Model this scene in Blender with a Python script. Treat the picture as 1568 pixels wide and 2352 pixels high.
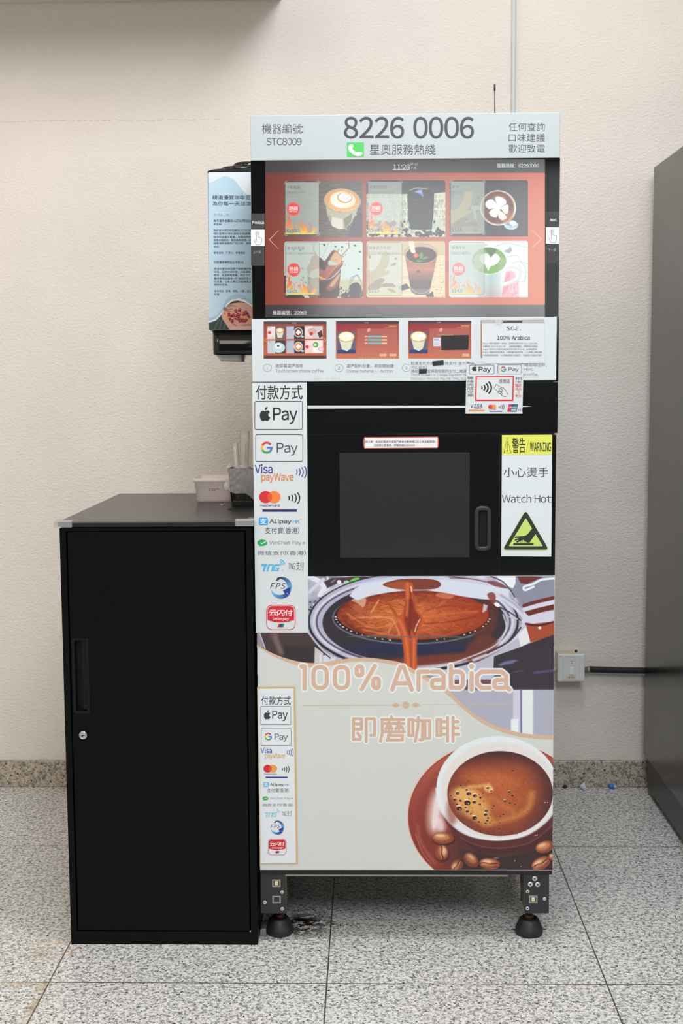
import bpy, bmesh, math, random
import numpy as np
from mathutils import Vector, Matrix
from mathutils.geometry import tessellate_polygon

S = bpy.context.scene
for o in list(bpy.data.objects): bpy.data.objects.remove(o)
COL = S.collection
rnd = random.Random(7)

# ------------------------------------------------------------------ camera
F, PITCH, YAW, ROLL, HC = 2985.0, math.radians(5.85), math.radians(1.26), math.radians(-.355), 1.30
_f = Vector((-math.sin(YAW)*math.cos(PITCH), math.cos(YAW)*math.cos(PITCH), -math.sin(PITCH)))
_r = Vector((math.cos(YAW), math.sin(YAW), 0)); _u = _r.cross(_f)
CR = _r*math.cos(ROLL)+_u*math.sin(ROLL); CU = _u*math.cos(ROLL)-_r*math.sin(ROLL); CF = _f
cam = bpy.data.cameras.new('camera'); camo = bpy.data.objects.new('camera', cam); COL.objects.link(camo)
cam.sensor_fit = 'VERTICAL'; cam.sensor_height = 36; cam.lens = F/2352*36; cam.clip_start = .05
M = Matrix((CR, CU, -CF)).transposed().to_4x4(); M.translation = (0, 0, HC); camo.matrix_world = M
S.camera = camo

# ------------------------------------------------------------------ light and exposure
S.view_settings.view_transform = 'Standard'; S.view_settings.look = 'None'
S.view_settings.gamma = 1; S.view_settings.use_curve_mapping = False; S.view_settings.exposure = -.07
def area(name, loc, target, size, power, color, sy=None):
    l = bpy.data.lights.new(name, 'AREA'); o = bpy.data.objects.new(name, l); COL.objects.link(o)
    l.shape = 'RECTANGLE'; l.size = size; l.size_y = sy or size; l.energy = power; l.color = color
    o.location = loc; d = Vector(target)-Vector(loc); o.rotation_euler = d.to_track_quat('-Z', 'Y').to_euler()
    return o
area('ceiling_panel_lamp', (.22, 2.25, 3.16), (.22, 2.4, 0), .6, 31, (.93, .97, 1), .6)
area('ceiling_panel_lamp_hall', (.62, -1.3, 3.7), (.5, 1.6, .6), 1.6, 106, (.93, .96, 1), 1.6)
area('side_fill_lamp', (-1.3, -.9, 3.7), (-.7, 1.8, .6), 1.6, 44, (1, .92, .83), 1.6)  # added fill from the left front, tinted for the left wall
area('warm_fill_lamp', (-2.4, 1.3, 3.3), (-1.2, 4, .9), .8, 17, (1, .80, .62), .8)  # added warm fill that tints the left wall, no known lamp
W = bpy.data.worlds.new('hall_ambience'); S.world = W; W.use_nodes = True
W.node_tree.nodes['Background'].inputs[0].default_value = (.9, .93, 1, 1)
W.node_tree.nodes['Background'].inputs[1].default_value = .25

# ------------------------------------------------------------------ helpers
def lin(c):
    c = np.asarray(c, float)/255.
    return np.where(c <= .04045, c/12.92, ((np.maximum(c, 0)+.055)/1.055)**2.4)
_CR, _CU, _CF = np.array(CR), np.array(CU), np.array(CF)
def rays(px, py):
    px = np.asarray(px, float)[..., None]; py = np.asarray(py, float)[..., None]
    return _CR*(px-784)/F-_CU*(py-1176)/F+_CF
def onY(px, py, Y):
    d = rays(px, py); return d*(Y/d[..., 1:2])+np.array([0, 0, HC])
def onZ(px, py, z=0.):
    d = rays(px, py); return d*((z-HC)/d[..., 2:3])+np.array([0, 0, HC])
def onX(px, py, x):
    d = rays(px, py); return d*(x/d[..., 0:1])+np.array([0, 0, HC])
def X_(px, py, Y): return float(onY(px, py, Y)[0])
def Z_(px, py, Y): return float(onY(px, py, Y)[2])
def wloc(o):
    v = Vector((0, 0, 0))
    while o is not None: v += o.location; o = o.parent
    return v
def tag(o, label=None, cat=None, group=None, kind=None):
    if label: o['label'] = label
    if cat: o['category'] = cat
    if group: o['group'] = group
    if kind: o['kind'] = kind
    return o
def thing(name, loc, label, cat, group=None):
    o = bpy.data.objects.new(name, None); COL.objects.link(o); o.location = loc; o.empty_display_size = .05
    return tag(o, label, cat, group)
def link(name, me, mats, parent=None, base=None, label=None):
    """mesh given in world coordinates -> object with its own origin"""
    o = bpy.data.objects.new(name, me)
    for m in (mats if isinstance(mats, (list, tuple)) else [mats]): me.materials.append(m)
    COL.objects.link(o)
    if parent is not None:
        o.parent = parent; off = wloc(parent); me.transform(Matrix.Translation(-off))
    else:
        co = np.empty(len(me.vertices)*3); me.vertices.foreach_get('co', co); co = co.reshape(-1, 3)
        b = Vector(base) if base is not None else Vector(((co[:, 0].min()+co[:, 0].max())/2, (co[:, 1].min()+co[:, 1].max())/2, co[:, 2].min()))
        me.transform(Matrix.Translation(-b)); o.location = b
    if label: o['label'] = label
    return o
class MB:
    def __init__(s): s.b = bmesh.new()
    def box(s, x0, x1, y0, y1, z0, z1, bev=0, seg=2, mi=0):
        r = bmesh.ops.create_cube(s.b, size=1, matrix=Matrix.Translation(((x0+x1)/2, (y0+y1)/2, (z0+z1)/2)) @ Matrix.Diagonal((x1-x0, y1-y0, z1-z0, 1)))
        fs = list({f for v in r['verts'] for f in v.link_faces})
        for f in fs: f.material_index = mi
        if bev:
            es = list({e for v in r['verts'] for e in v.link_edges})
            bmesh.ops.bevel(s.b, geom=es, offset=bev, segments=seg, profile=.5, affect='EDGES', clamp_overlap=True)
        return s
    def lathe(s, prof, c, axis='Z', n=32, mi=0, sx=1, sy=1, cap=True):
        rings = []
        for r, h in prof:
            ring = []
            for i in range(n):
                a = 2*math.pi*i/n; p = (r*math.cos(a)*sx, r*math.sin(a)*sy, h)
                if axis == 'Y': p = (p[0], -p[2], p[1])
                if axis == 'X': p = (p[2], p[0], p[1])
                ring.append(s.b.verts.new(Vector(c)+Vector(p)))
            rings.append(ring)
        for a, b in zip(rings, rings[1:]):
            for i in range(n):
                f = s.b.faces.new((a[i], a[(i+1) % n], b[(i+1) % n], b[i])); f.smooth = True; f.material_index = mi
        if cap:
            f = s.b.faces.new(rings[0][::-1]); f.material_index = mi
            f = s.b.faces.new(rings[-1]); f.material_index = mi
        return s
    def tube(s, pts, r, n=10, mi=0, cap=True):
        pts = [Vector(p) for p in pts]; rs = r if hasattr(r, '__len__') else [r]*len(pts)
        t0 = (pts[1]-pts[0]).normalized(); up = Vector((0, 0, 1)) if abs(t0.z) < .9 else Vector((1, 0, 0))
        nx = t0.cross(up).normalized(); rings = []
        for i, p in enumerate(pts):
            t = (pts[min(i+1, len(pts)-1)]-pts[max(i-1, 0)]).normalized()
            nx = (nx-t*nx.dot(t)).normalized(); ny = t.cross(nx)
            rings.append([s.b.verts.new(p+(nx*math.cos(2*math.pi*k/n)+ny*math.sin(2*math.pi*k/n))*rs[i]) for k in range(n)])
        for a, b in zip(rings, rings[1:]):
            for k in range(n):
                f = s.b.faces.new((a[k], a[(k+1) % n], b[(k+1) % n], b[k])); f.smooth = True; f.material_index = mi
        if cap:
            s.b.faces.new(rings[0][::-1]).material_index = mi; s.b.faces.new(rings[-1]).material_index = mi
        return s
    def loft(s, rings, mi=0, closed=True, cap=True, smooth=True):
        R = [[s.b.verts.new(Vector(p)) for p in r] for r in rings]
        n = len(R[0])
        for a, b in zip(R, R[1:]):
            for k in range(n if closed else n-1):
                f = s.b.faces.new((a[k], a[(k+1) % n], b[(k+1) % n], b[k])); f.smooth = smooth; f.material_index = mi
        if cap and closed:
            s.b.faces.new(R[0][::-1]).material_index = mi; s.b.faces.new(R[-1]).material_index = mi
        return s
    def prism(s, pts, d, mi=0, bev=0):
        """planar outline pts extruded by vector d"""
        d = Vector(d); a = [s.b.verts.new(Vector(p)) for p in pts]; b = [s.b.verts.new(Vector(p)+d) for p in pts]; n = len(a)
        fs = [s.b.faces.new(a[::-1]), s.b.faces.new(b)]
        fs += [s.b.faces.new((a[i], a[(i+1) % n], b[(i+1) % n], b[i])) for i in range(n)]
        for f in fs: f.material_index = mi
        if bev:
            bmesh.ops.bevel(s.b, geom=list({e for f in fs for e in f.edges}), offset=bev, segments=2, profile=.5, affect='EDGES', clamp_overlap=True)
        return s
    def build(s, name, mats, parent=None, base=None, label=None):
        bmesh.ops.recalc_face_normals(s.b, faces=s.b.faces[:])
        me = bpy.data.meshes.new(name); s.b.to_mesh(me); s.b.free()
        return link(name, me, mats, parent, base, label)
def rrpts(x0, x1, y0, y1, r, n=5):
    p = []
    for cx, cy, a in ((x1-r, y1-r, 0), (x0+r, y1-r, 90), (x0+r, y0+r, 180), (x1-r, y0+r, 270)):
        for i in range(n+1):
            t = math.radians(a+90*i/n); p.append((cx+r*math.cos(t), cy+r*math.sin(t)))
    return p
def cr(pts, n=8, closed=False):
    P = [np.array(p, float) for p in pts]; out = []; m = len(P)
    for i in range(m if closed else m-1):
        a, b, c, d = (P[(i+k) % m] if closed else P[min(max(i+k, 0), m-1)] for k in (-1, 0, 1, 2))
        for j in range(n):
            t = j/n; out.append(.5*(2*b+(c-a)*t+(2*a-5*b+4*c-d)*t*t+(3*b-a-3*c+d)*t**3))
    if not closed: out.append(P[-1])
    return np.array(out)
def Zf(x0, y0, k):
    return lambda pts: [(x0+p[0]/k, y0+p[1]/k) for p in pts]

# ------------------------------------------------------------------ materials
def mat(name, col, rough=.5, metal=0, spec=.5, **kw):
    m = bpy.data.materials.new(name); m.use_nodes = True; n = m.node_tree.nodes; b = n['Principled BSDF']
    b.inputs['Base Color'].default_value = (*lin(col), 1); b.inputs['Roughness'].default_value = rough
    b.inputs['Metallic'].default_value = metal; b.inputs['Specular IOR Level'].default_value = spec
    for k, v in kw.items(): b.inputs[k].default_value = v
    return m
def bump(m, scale, strength, dist=.001, detail=3, tex='NOISE', stretch=(1, 1, 1), rough_var=0):
    nt = m.node_tree; N = nt.nodes; L = nt.links; b = N['Principled BSDF']
    tc = N.new('ShaderNodeTexCoord'); mp = N.new('ShaderNodeMapping'); mp.inputs['Scale'].default_value = stretch
    L.new(tc.outputs['Object'], mp.inputs[0])
    t = N.new('ShaderNodeTexNoise'); t.inputs['Scale'].default_value = scale; t.inputs['Detail'].default_value = detail
    L.new(mp.outputs[0], t.inputs['Vector'])
    bp = N.new('ShaderNodeBump'); bp.inputs['Strength'].default_value = strength; bp.inputs['Distance'].default_value = dist
    L.new(t.outputs['Fac'], bp.inputs['Height']); L.new(bp.outputs[0], b.inputs['Normal'])
    if rough_var:
        mr = N.new('ShaderNodeMapRange'); r0 = b.inputs['Roughness'].default_value
        mr.inputs['To Min'].default_value = max(r0-rough_var, .02); mr.inputs['To Max'].default_value = r0+rough_var
        L.new(t.outputs['Fac'], mr.inputs['Value']); L.new(mr.outputs[0], b.inputs['Roughness'])
    return m
def mat_print(name, rough=.5, spec=.5, emit=0, ior=None):
    m = bpy.data.materials.new(name); m.use_nodes = True; nt = m.node_tree; b = nt.nodes['Principled BSDF']
    a = nt.nodes.new('ShaderNodeAttribute'); a.attribute_name = 'Col'
    b.inputs['Roughness'].default_value = rough; b.inputs['Specular IOR Level'].default_value = spec
    if ior: b.inputs['IOR'].default_value = ior
    if emit:
        b.inputs['Base Color'].default_value = (.004, .004, .004, 1)
        nt.links.new(a.outputs['Color'], b.inputs['Emission Color']); b.inputs['Emission Strength'].default_value = emit
    else: nt.links.new(a.outputs['Color'], b.inputs['Base Color'])
    return m
PAPER = mat_print('printed_paper', .55, .35)
VINYL = mat_print('printed_vinyl', .32, .4)
LCD = mat_print('lcd_picture', .12, .5, emit=1.0, ior=2.1)
INK = PAPER

# ------------------------------------------------------------------ 2-D printing (flat ink shapes on a panel at its real place)
_fc = bpy.data.curves.new('type_curve', 'FONT'); _fo = bpy.data.objects.new('type_curve', _fc)
_fc.fill_mode = 'FRONT'
_gc = {}
def _glyph(ch, w, shear, res):
    k = (ch, w, shear, res)
    if k not in _gc:
        _fc.body = ch; _fc.offset = w; _fc.shear = shear; _fc.resolution_u = res
        me = bpy.data.meshes.new_from_object(_fo)
        v = np.empty(len(me.vertices)*3); me.vertices.foreach_get('co', v); v = v.reshape(-1, 3)[:, :2]
        _gc[k] = (v, [tuple(p.vertices) for p in me.polygons]); bpy.data.meshes.remove(me)
    return _gc[k]
_SL = set('BDEFHIKLMNPRUbhiklmnpru1|[('); _SR = set('HIJMNUdhilmnqu1|])g'); _DG = set('AVWYvwyTx7/r')
def glyphs(s, w=0., shear=0., res=3):
    """one line of type; latin letters are taken from the sans of the CJK fallback face (full-width forms) and spaced by their ink"""
    x = 0.; V = []; Fc = []; n = 0; prev = None
    for ch in s:
        if ch in ' \u3000': x += .36 if ch == ' ' else .55; prev = None; continue
        cjk = ord(ch) > 0x7e; v, f = _glyph(ch if cjk else chr(ord(ch)+0xfee0), w, shear, res)
        if not len(v): continue
        a, b = v[:, 0].min(), v[:, 0].max(); v = v.copy()
        if cjk:
            v[:, 0] += x+.02; x += 1.0; prev = None
        else:
            if ch in '-+/': m = (a+b)/2; v[:, 0] = m+(v[:, 0]-m)*.55; a, b = v[:, 0].min(), v[:, 0].max()
            g = .0 if prev is None else (.098-(.0 if prev in _SR else .028)-(.0 if ch in _SL else .028)-(.022 if prev in _DG else 0)-(.022 if ch in _DG else 0))
            x += g; v[:, 0] += x-a; x += b-a; prev = ch
        V.append(v); Fc += [tuple(i+n for i in q) for q in f]; n += len(v)
    return (np.concatenate(V), Fc) if V else (np.zeros((0, 2)), [])
COL.objects.link(_fo)
class Print:
    """coordinates are pixels of the photograph; everything lands on the plane Y"""
    def __init__(s, Y, lay0=1, eps=.00022): s.Y = Y; s.v = []; s.f = []; s.c = []; s.n = 0; s.np = 0; s.lay0 = lay0; s.eps = eps; s.zf = lambda p: p
    def add(s, pts, faces, col, lay=0, dz=None):
        pts = np.asarray(pts, float)[:, :2]; s.np += 1
        w = onY(pts[:, 0], pts[:, 1], s.Y-(s.lay0+lay)*s.eps)
        w[:, 1] -= min(s.np, 40)*4e-6
        if dz is not None: w[:, 1] -= dz
        s.v.append(w); s.f += [tuple(i+s.n for i in f) for f in faces]; s.n += len(pts)
        c = np.asarray(col, float); s.c.append(np.tile(lin(c), (len(pts), 1)) if c.ndim == 1 else lin(c))
    def poly(s, pts, col, lay=0, conv=True):
        p = s.zf(pts) if conv else pts
        t = tessellate_polygon([[Vector((a[0], a[1], 0)) for a in p]]); s.add(p, t, col, lay)
    def rect(s, x0, y0, x1, y1, col, lay=0): s.poly([(x0, y0), (x1, y0), (x1, y1), (x0, y1)], col, lay)
    def rrect(s, x0, y0, x1, y1, r, col, lay=0): s.poly(rrpts(x0, x1, y0, y1, r), col, lay)
    def frame(s, x0, y0, x1, y1, r, w, col, lay=0):
        a = s.zf(rrpts(x0, x1, y0, y1, r)); b = s.zf(rrpts(x0+w, x1-w, y0+w, y1-w, max(r-w, .01))); n = len(a)
        s.add(list(a)+list(b), [(i, (i+1) % n, n+(i+1) % n, n+i) for i in range(n)], col, lay)
    def ell(s, cx, cy, rx, ry, col, lay=0, n=40, rot=0, a0=0, a1=360):
        t = np.radians(np.linspace(a0, a1, n, endpoint=a1-a0 < 360)); c, d = math.cos(rot), math.sin(rot)
        x = rx*np.cos(t); y = ry*np.sin(t); s.poly(list(zip(cx+x*c-y*d, cy+x*d+y*c)), col, lay)
    def stroke(s, pts, w, col, lay=0, closed=False):
        p = np.array(s.zf(pts)); k = np.linalg.norm(np.array(s.zf([(1, 0)]))-np.array(s.zf([(0, 0)])))
        w = np.broadcast_to(np.asarray(w, float)*k/2, (len(p),)); m = len(p)
        if closed: t = np.roll(p, -1, 0)-np.roll(p, 1, 0)
        else: t = np.gradient(p, axis=0)
        t /= np.linalg.norm(t, axis=1)[:, None]+1e-9; nn = np.stack([-t[:, 1], t[:, 0]], 1)*w[:, None]
        q = np.concatenate([p+nn, p-nn]); e = m if closed else m-1
        s.add(q, [(i, (i+1) % m, m+(i+1) % m, m+i) for i in range(e)], col, lay, np.tile(np.arange(m)*(3e-5/m), 2))
    def arc(s, cx, cy, rx, ry, a0, a1, w, col, lay=0, n=24):
        t = np.radians(np.linspace(a0, a1, n)); s.stroke(list(zip(cx+rx*np.cos(t), cy+ry*np.sin(t))), w, col, lay)
    def ring(s, cx, cy, rx, ry, w, col, lay=0, n=48):
        t = np.linspace(0, 2*np.pi, n, endpoint=False); s.stroke(list(zip(cx+rx*np.cos(t), cy+ry*np.sin(t))), w, col, lay, True)
    def text(s, body, x0, y0, x1, y1, col, lay=0, w=0., shear=0., res=5, bold=0):
        """ink of body fills the box (x0,y0)-(x1,y1) of the current zoom frame; fw: fit by this reference weight"""
        v, f = glyphs(body, w, shear, res)
        if not len(v): return
        if any(ord(c) > 0x2e80 for c in body):
            if w > .006: bold = max(bold, w*22/max(1, len(body))*(x1-x0)/20); v, f = glyphs(body, 0., shear, res)
            elif w < -.004: v, f = glyphs(body, -.004, shear, res)
        a, b = v.min(0), v.max(0); d = np.maximum(b-a, 1e-6)
        x = x0+(v[:, 0]-a[0])/d[0]*(x1-x0); y = y1-(v[:, 1]-a[1])/d[1]*(y1-y0)
        for k in ((-.5, -.25), (.5, -.25), (0, .35)) if bold else ((0, 0),):
            s.add(s.zf(list(zip(x+k[0]*bold, y+k[1]*bold))), f, col, lay)
    def canvas(s, cv, lay=0, keep=None):
        h, w = cv.X.shape; base = s.n
        wv = onY(cv.X.ravel(), cv.Y.ravel(), s.Y-(s.lay0+lay)*s.eps); s.v.append(wv); s.c.append(lin(np.clip(cv.A.reshape(-1, 3), 0, 1)*255))
        i = np.arange(h*w).reshape(h, w); q = np.stack([i[:-1, :-1], i[1:, :-1], i[1:, 1:], i[:-1, 1:]], -1)
        if keep is not None:
            xm = (cv.X[:-1, :-1]+cv.X[1:, 1:])/2; ym = (cv.Y[:-1, :-1]+cv.Y[1:, 1:])/2; q = q[keep(xm, ym)]
        s.grid = getattr(s, 'grid', []); s.grid.append((q.reshape(-1, 4)+base).astype(np.int32)); s.n += h*w
    def build(s, name, m, parent=None, label=None, base=None):
        V = np.concatenate(s.v); C = np.concatenate(s.c); me = bpy.data.meshes.new(name)
        lens = [len(f) for f in s.f]; idx = [i for f in s.f for i in f]
        L = [np.array(lens, np.int32)]; I = [np.array(idx, np.int32)]
        for g in getattr(s, 'grid', []): L.append(np.full(len(g), 4, np.int32)); I.append(g.ravel())
        L = np.concatenate(L); I = np.concatenate(I)
        me.vertices.add(len(V)); me.vertices.foreach_set('co', V.astype(np.float32).ravel())
        me.loops.add(len(I)); me.loops.foreach_set('vertex_index', I)
        me.polygons.add(len(L)); me.polygons.foreach_set('loop_start', (np.cumsum(L)-L).astype(np.int32)); me.polygons.foreach_set('loop_total', L)
        me.update(calc_edges=True); me.validate(); me.shade_flat()
        at = me.color_attributes.new('Col', 'FLOAT_COLOR', 'POINT'); at.data.foreach_set('color', np.concatenate([C, np.ones((len(C), 1))], 1).astype(np.float32).ravel())
        return link(name, me, m, parent, base, label)
def sheet(Y, corners, col, thick=.0006, lay0=1, zf=None):
    """a printed sheet: thin solid body whose front face carries ink layers"""
    p = Print(Y, lay0)
    if zf: p.zf = zf
    c = p.zf(corners); k = len(c)
    p.add(c, [tuple(range(k))], col, 0)
    b = onY(np.array([q[0] for q in c]), np.array([q[1] for q in c]), Y-lay0*p.eps); b[:, 1] = Y
    p.v.append(b); p.c.append(np.tile(lin(col), (k, 1)))
    p.f += [(i, (i+1) % k, k+(i+1) % k, k+i) for i in range(k)]; p.n += k
    p.lay0 += 1
    return p

# ------------------------------------------------------------------ painter for printed photographs and screen pictures
class Cv:
    def __init__(s, x0, y0, x1, y1, k=1.0, zf=None, base=(255, 255, 255)):
        if zf: (x0, y0), (x1, y1) = zf([(x0, y0), (x1, y1)])
        w = int((x1-x0)*k)+1; h = int((y1-y0)*k)+1
        s.X, s.Y = np.meshgrid(np.linspace(x0, x1, w), np.linspace(y0, y1, h)); s.A = np.tile(np.array(base, float)/255, (h, w, 1))
        s.x0, s.y0, s.dx, s.dy = x0, y0, (x1-x0)/(w-1), (y1-y0)/(h-1); s.zf = zf or (lambda p: p)
        s.k = (zf([(1, 0)])[0][0]-zf([(0, 0)])[0][0]) if zf else 1.
    def win(s, lo, hi, pad):
        a = max(int((lo[0]-pad-s.x0)/s.dx), 0); b = max(int((hi[0]+pad-s.x0)/s.dx)+2, 0); c = max(int((lo[1]-pad-s.y0)/s.dy), 0); d = max(int((hi[1]+pad-s.y0)/s.dy)+2, 0)
        return slice(c, d), slice(a, b)
    def put(s, w, m, col, al):
        if callable(col): col = col(s.X[w], s.Y[w])
        c = np.asarray(col, float)/255; m = (np.clip(m, 0, 1)*al)[..., None]
        s.A[w] = s.A[w]*(1-m)+c*m
    def ell(s, cx, cy, rx, ry, col, soft=1., rot=0, al=1., ring=0):
        (cx, cy), = s.zf([(cx, cy)]); rx *= s.k; ry *= s.k; soft *= s.k; ring *= s.k
        R = max(rx, ry)+ring; w = s.win((cx-R, cy-R), (cx+R, cy+R), soft)
        x = s.X[w]-cx; y = s.Y[w]-cy; c, d = math.cos(rot), math.sin(rot); u = (x*c+y*d)/rx; v = (-x*d+y*c)/ry
        q = np.sqrt(u*u+v*v); g = np.sqrt((u/rx)**2+(v/ry)**2)/np.maximum(q, 1e-6); dist = (q-1)/np.maximum(g, 1e-6)
        if ring: dist = np.abs(dist)-ring/2
        s.put(w, .5-dist/max(soft, .8), col, al)
    def sd(s, p, w, closed):
        x = s.X[w]; y = s.Y[w]; D = np.full(x.shape, 1e9); ins = np.zeros(x.shape, bool); n = len(p)
        for i in range(n if closed else n-1):
            a = p[i]; b = p[(i+1) % n]; ex, ey = b[0]-a[0], b[1]-a[1]; L = ex*ex+ey*ey+1e-12
            t = np.clip(((x-a[0])*ex+(y-a[1])*ey)/L, 0, 1); D = np.minimum(D, (x-a[0]-t*ex)**2+(y-a[1]-t*ey)**2)
            if closed and abs(ey) > 1e-12:
                ins ^= ((a[1] > y) != (b[1] > y)) & (x < ex*(y-a[1])/ey+a[0])
        D = np.sqrt(D); return np.where(ins, -D, D) if closed else D
    def poly(s, pts, col, soft=1., al=1., smooth=0):
        p = np.array(s.zf(pts), float); soft *= s.k
        if smooth: p = cr(p, smooth, True)
        w = s.win(p.min(0), p.max(0), soft)
        if s.X[w].size: s.put(w, .5-s.sd(p, w, True)/max(soft, .8), col, al)
    def line(s, pts, wd, col, soft=1., al=1., smooth=0):
        p = np.array(s.zf(pts), float); soft *= s.k; wd *= s.k
        if smooth: p = cr(p, smooth)
        w = s.win(p.min(0), p.max(0), soft+wd)
        if s.X[w].size: s.put(w, .5-(s.sd(p, w, False)-wd/2)/max(soft, .8), col, al)
    def rect(s, x0, y0, x1, y1, col, soft=.8, al=1.): s.poly([(x0, y0), (x1, y0), (x1, y1), (x0, y1)], col, soft, al)
    def noise(s, sx, sy, seed, octv=2):
        """value noise in -1..1, feature size sx, sy px"""
        out = np.zeros(s.X.shape); g = np.random.default_rng(seed); am = 1.
        for o in range(octv):
            gx = (s.X-s.x0)/sx*2**o; gy = (s.Y-s.y0)/sy*2**o; T = g.uniform(-1, 1, (int(gy.max())+3, int(gx.max())+3))
            ix = gx.astype(int); iy = gy.astype(int); fx = gx-ix; fy = gy-iy; fx = fx*fx*(3-2*fx); fy = fy*fy*(3-2*fy)
            out += am*((T[iy, ix]*(1-fx)+T[iy, ix+1]*fx)*(1-fy)+(T[iy+1, ix]*(1-fx)+T[iy+1, ix+1]*fx)*fy); am *= .5
        return out
    def grain(s, amp, sx, sy, seed, where=None, octv=2):
        n = s.noise(sx, sy, seed, octv)*amp
        if where is not None: n = n*where(s.X, s.Y)
        s.A = np.clip(s.A*(1+n[..., None]), 0, 1)
def mixc(a, b, t):
    t = np.clip(t, 0, 1)[..., None]; return np.array(a, float)*(1-t)+np.array(b, float)*t
# ------------------------------------------------------------------ the room
YW, YB = 4.062, 4.046          # wall face, face of the skirting
CEIL = 4.2
def structure(mb, name, m, base=None, label=None):
    o = mb.build(name, m, None, base); o['kind'] = 'structure'
    if label: o['label'] = label
    return o
CRZ = Z_(200, 278, YW)
def wall_material(name, col):
    m = mat(name, col, .62, 0, .3); nt = m.node_tree; N = nt.nodes; L = nt.links; b = N['Principled BSDF']
    tc = N.new('ShaderNodeTexCoord'); mp = N.new('ShaderNodeMapping'); mp.inputs['Scale'].default_value = (1, 1, 1.5)
    mp.inputs['Rotation'].default_value = (0, .5, 0); L.new(tc.outputs['Object'], mp.inputs[0])
    n1 = N.new('ShaderNodeTexNoise'); n1.inputs['Scale'].default_value = 105; n1.inputs['Detail'].default_value = 2.5; n1.inputs['Roughness'].default_value = .5
    n2 = N.new('ShaderNodeTexNoise'); n2.inputs['Scale'].default_value = 2.2; n2.inputs['Detail'].default_value = 4
    L.new(mp.outputs[0], n1.inputs[0]); L.new(tc.outputs['Object'], n2.inputs[0])
    rp = N.new('ShaderNodeValToRGB'); rp.color_ramp.elements[0].position = .42; rp.color_ramp.elements[1].position = .68
    L.new(n1.outputs['Fac'], rp.inputs[0])
    bp = N.new('ShaderNodeBump'); bp.inputs['Strength'].default_value = .35; bp.inputs['Distance'].default_value = .0025
    L.new(rp.outputs['Color'], bp.inputs['Height']); L.new(bp.outputs[0], b.inputs['Normal'])
    mx = N.new('ShaderNodeMix'); mx.data_type = 'RGBA'; mx.blend_type = 'MULTIPLY'; mx.inputs['Factor'].default_value = .22
    mx.inputs['A'].default_value = (*lin(col), 1); L.new(n2.outputs['Fac'], mx.inputs['B']); L.new(mx.outputs['Result'], b.inputs['Base Color'])
    sp = N.new('ShaderNodeSeparateXYZ'); g = N.new('ShaderNodeNewGeometry'); L.new(g.outputs['Position'], sp.inputs[0])
    def mt(op, x, y=None):
        n = N.new('ShaderNodeMath'); n.operation = op
        for i, v in enumerate((x, y)):
            if v is None: continue
            if isinstance(v, (int, float)): n.inputs[i].default_value = v
            else: L.new(v, n.inputs[i])
        return n.outputs[0]
    n3 = N.new('ShaderNodeTexNoise'); n3.inputs['Scale'].default_value = 7; n3.inputs['Detail'].default_value = 6; L.new(g.outputs['Position'], n3.inputs[0])
    zz = mt('ADD', sp.outputs[2], mt('MULTIPLY', mt('SUBTRACT', n3.outputs['Fac'], .5), .02))
    crack = mt('MULTIPLY', mt('LESS_THAN', mt('ABSOLUTE', mt('SUBTRACT', zz, CRZ)), .0011), mt('MULTIPLY', mt('LESS_THAN', sp.outputs[0], -.45), mt('GREATER_THAN', n1.outputs['Fac'], .45)))
    vo = N.new('ShaderNodeTexVoronoi'); vo.inputs['Scale'].default_value = 16; L.new(g.outputs['Position'], vo.inputs[0]); sc_ = N.new('ShaderNodeSeparateColor'); L.new(vo.outputs['Color'], sc_.inputs[0])
    dots = mt('MULTIPLY', mt('LESS_THAN', vo.outputs['Distance'], .045), mt('GREATER_THAN', sc_.outputs[0], .93))
    m2 = N.new('ShaderNodeMix'); m2.data_type = 'RGBA'; L.new(mt('MULTIPLY', mt('MAXIMUM', mt('MULTIPLY', crack, .45), dots), .55), m2.inputs['Factor']); L.new(mx.outputs['Result'], m2.inputs['A']); m2.inputs['B'].default_value = (*lin((96, 84, 74)), 1); L.new(m2.outputs['Result'], b.inputs['Base Color'])
    return m
WALL = wall_material('cream_plaster', (241, 234, 226))
PLAIN = mat('white_paint', (215, 212, 205), .7)
JX, JY, SX, SY = -.7002, 2.69, .603, .827
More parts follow.
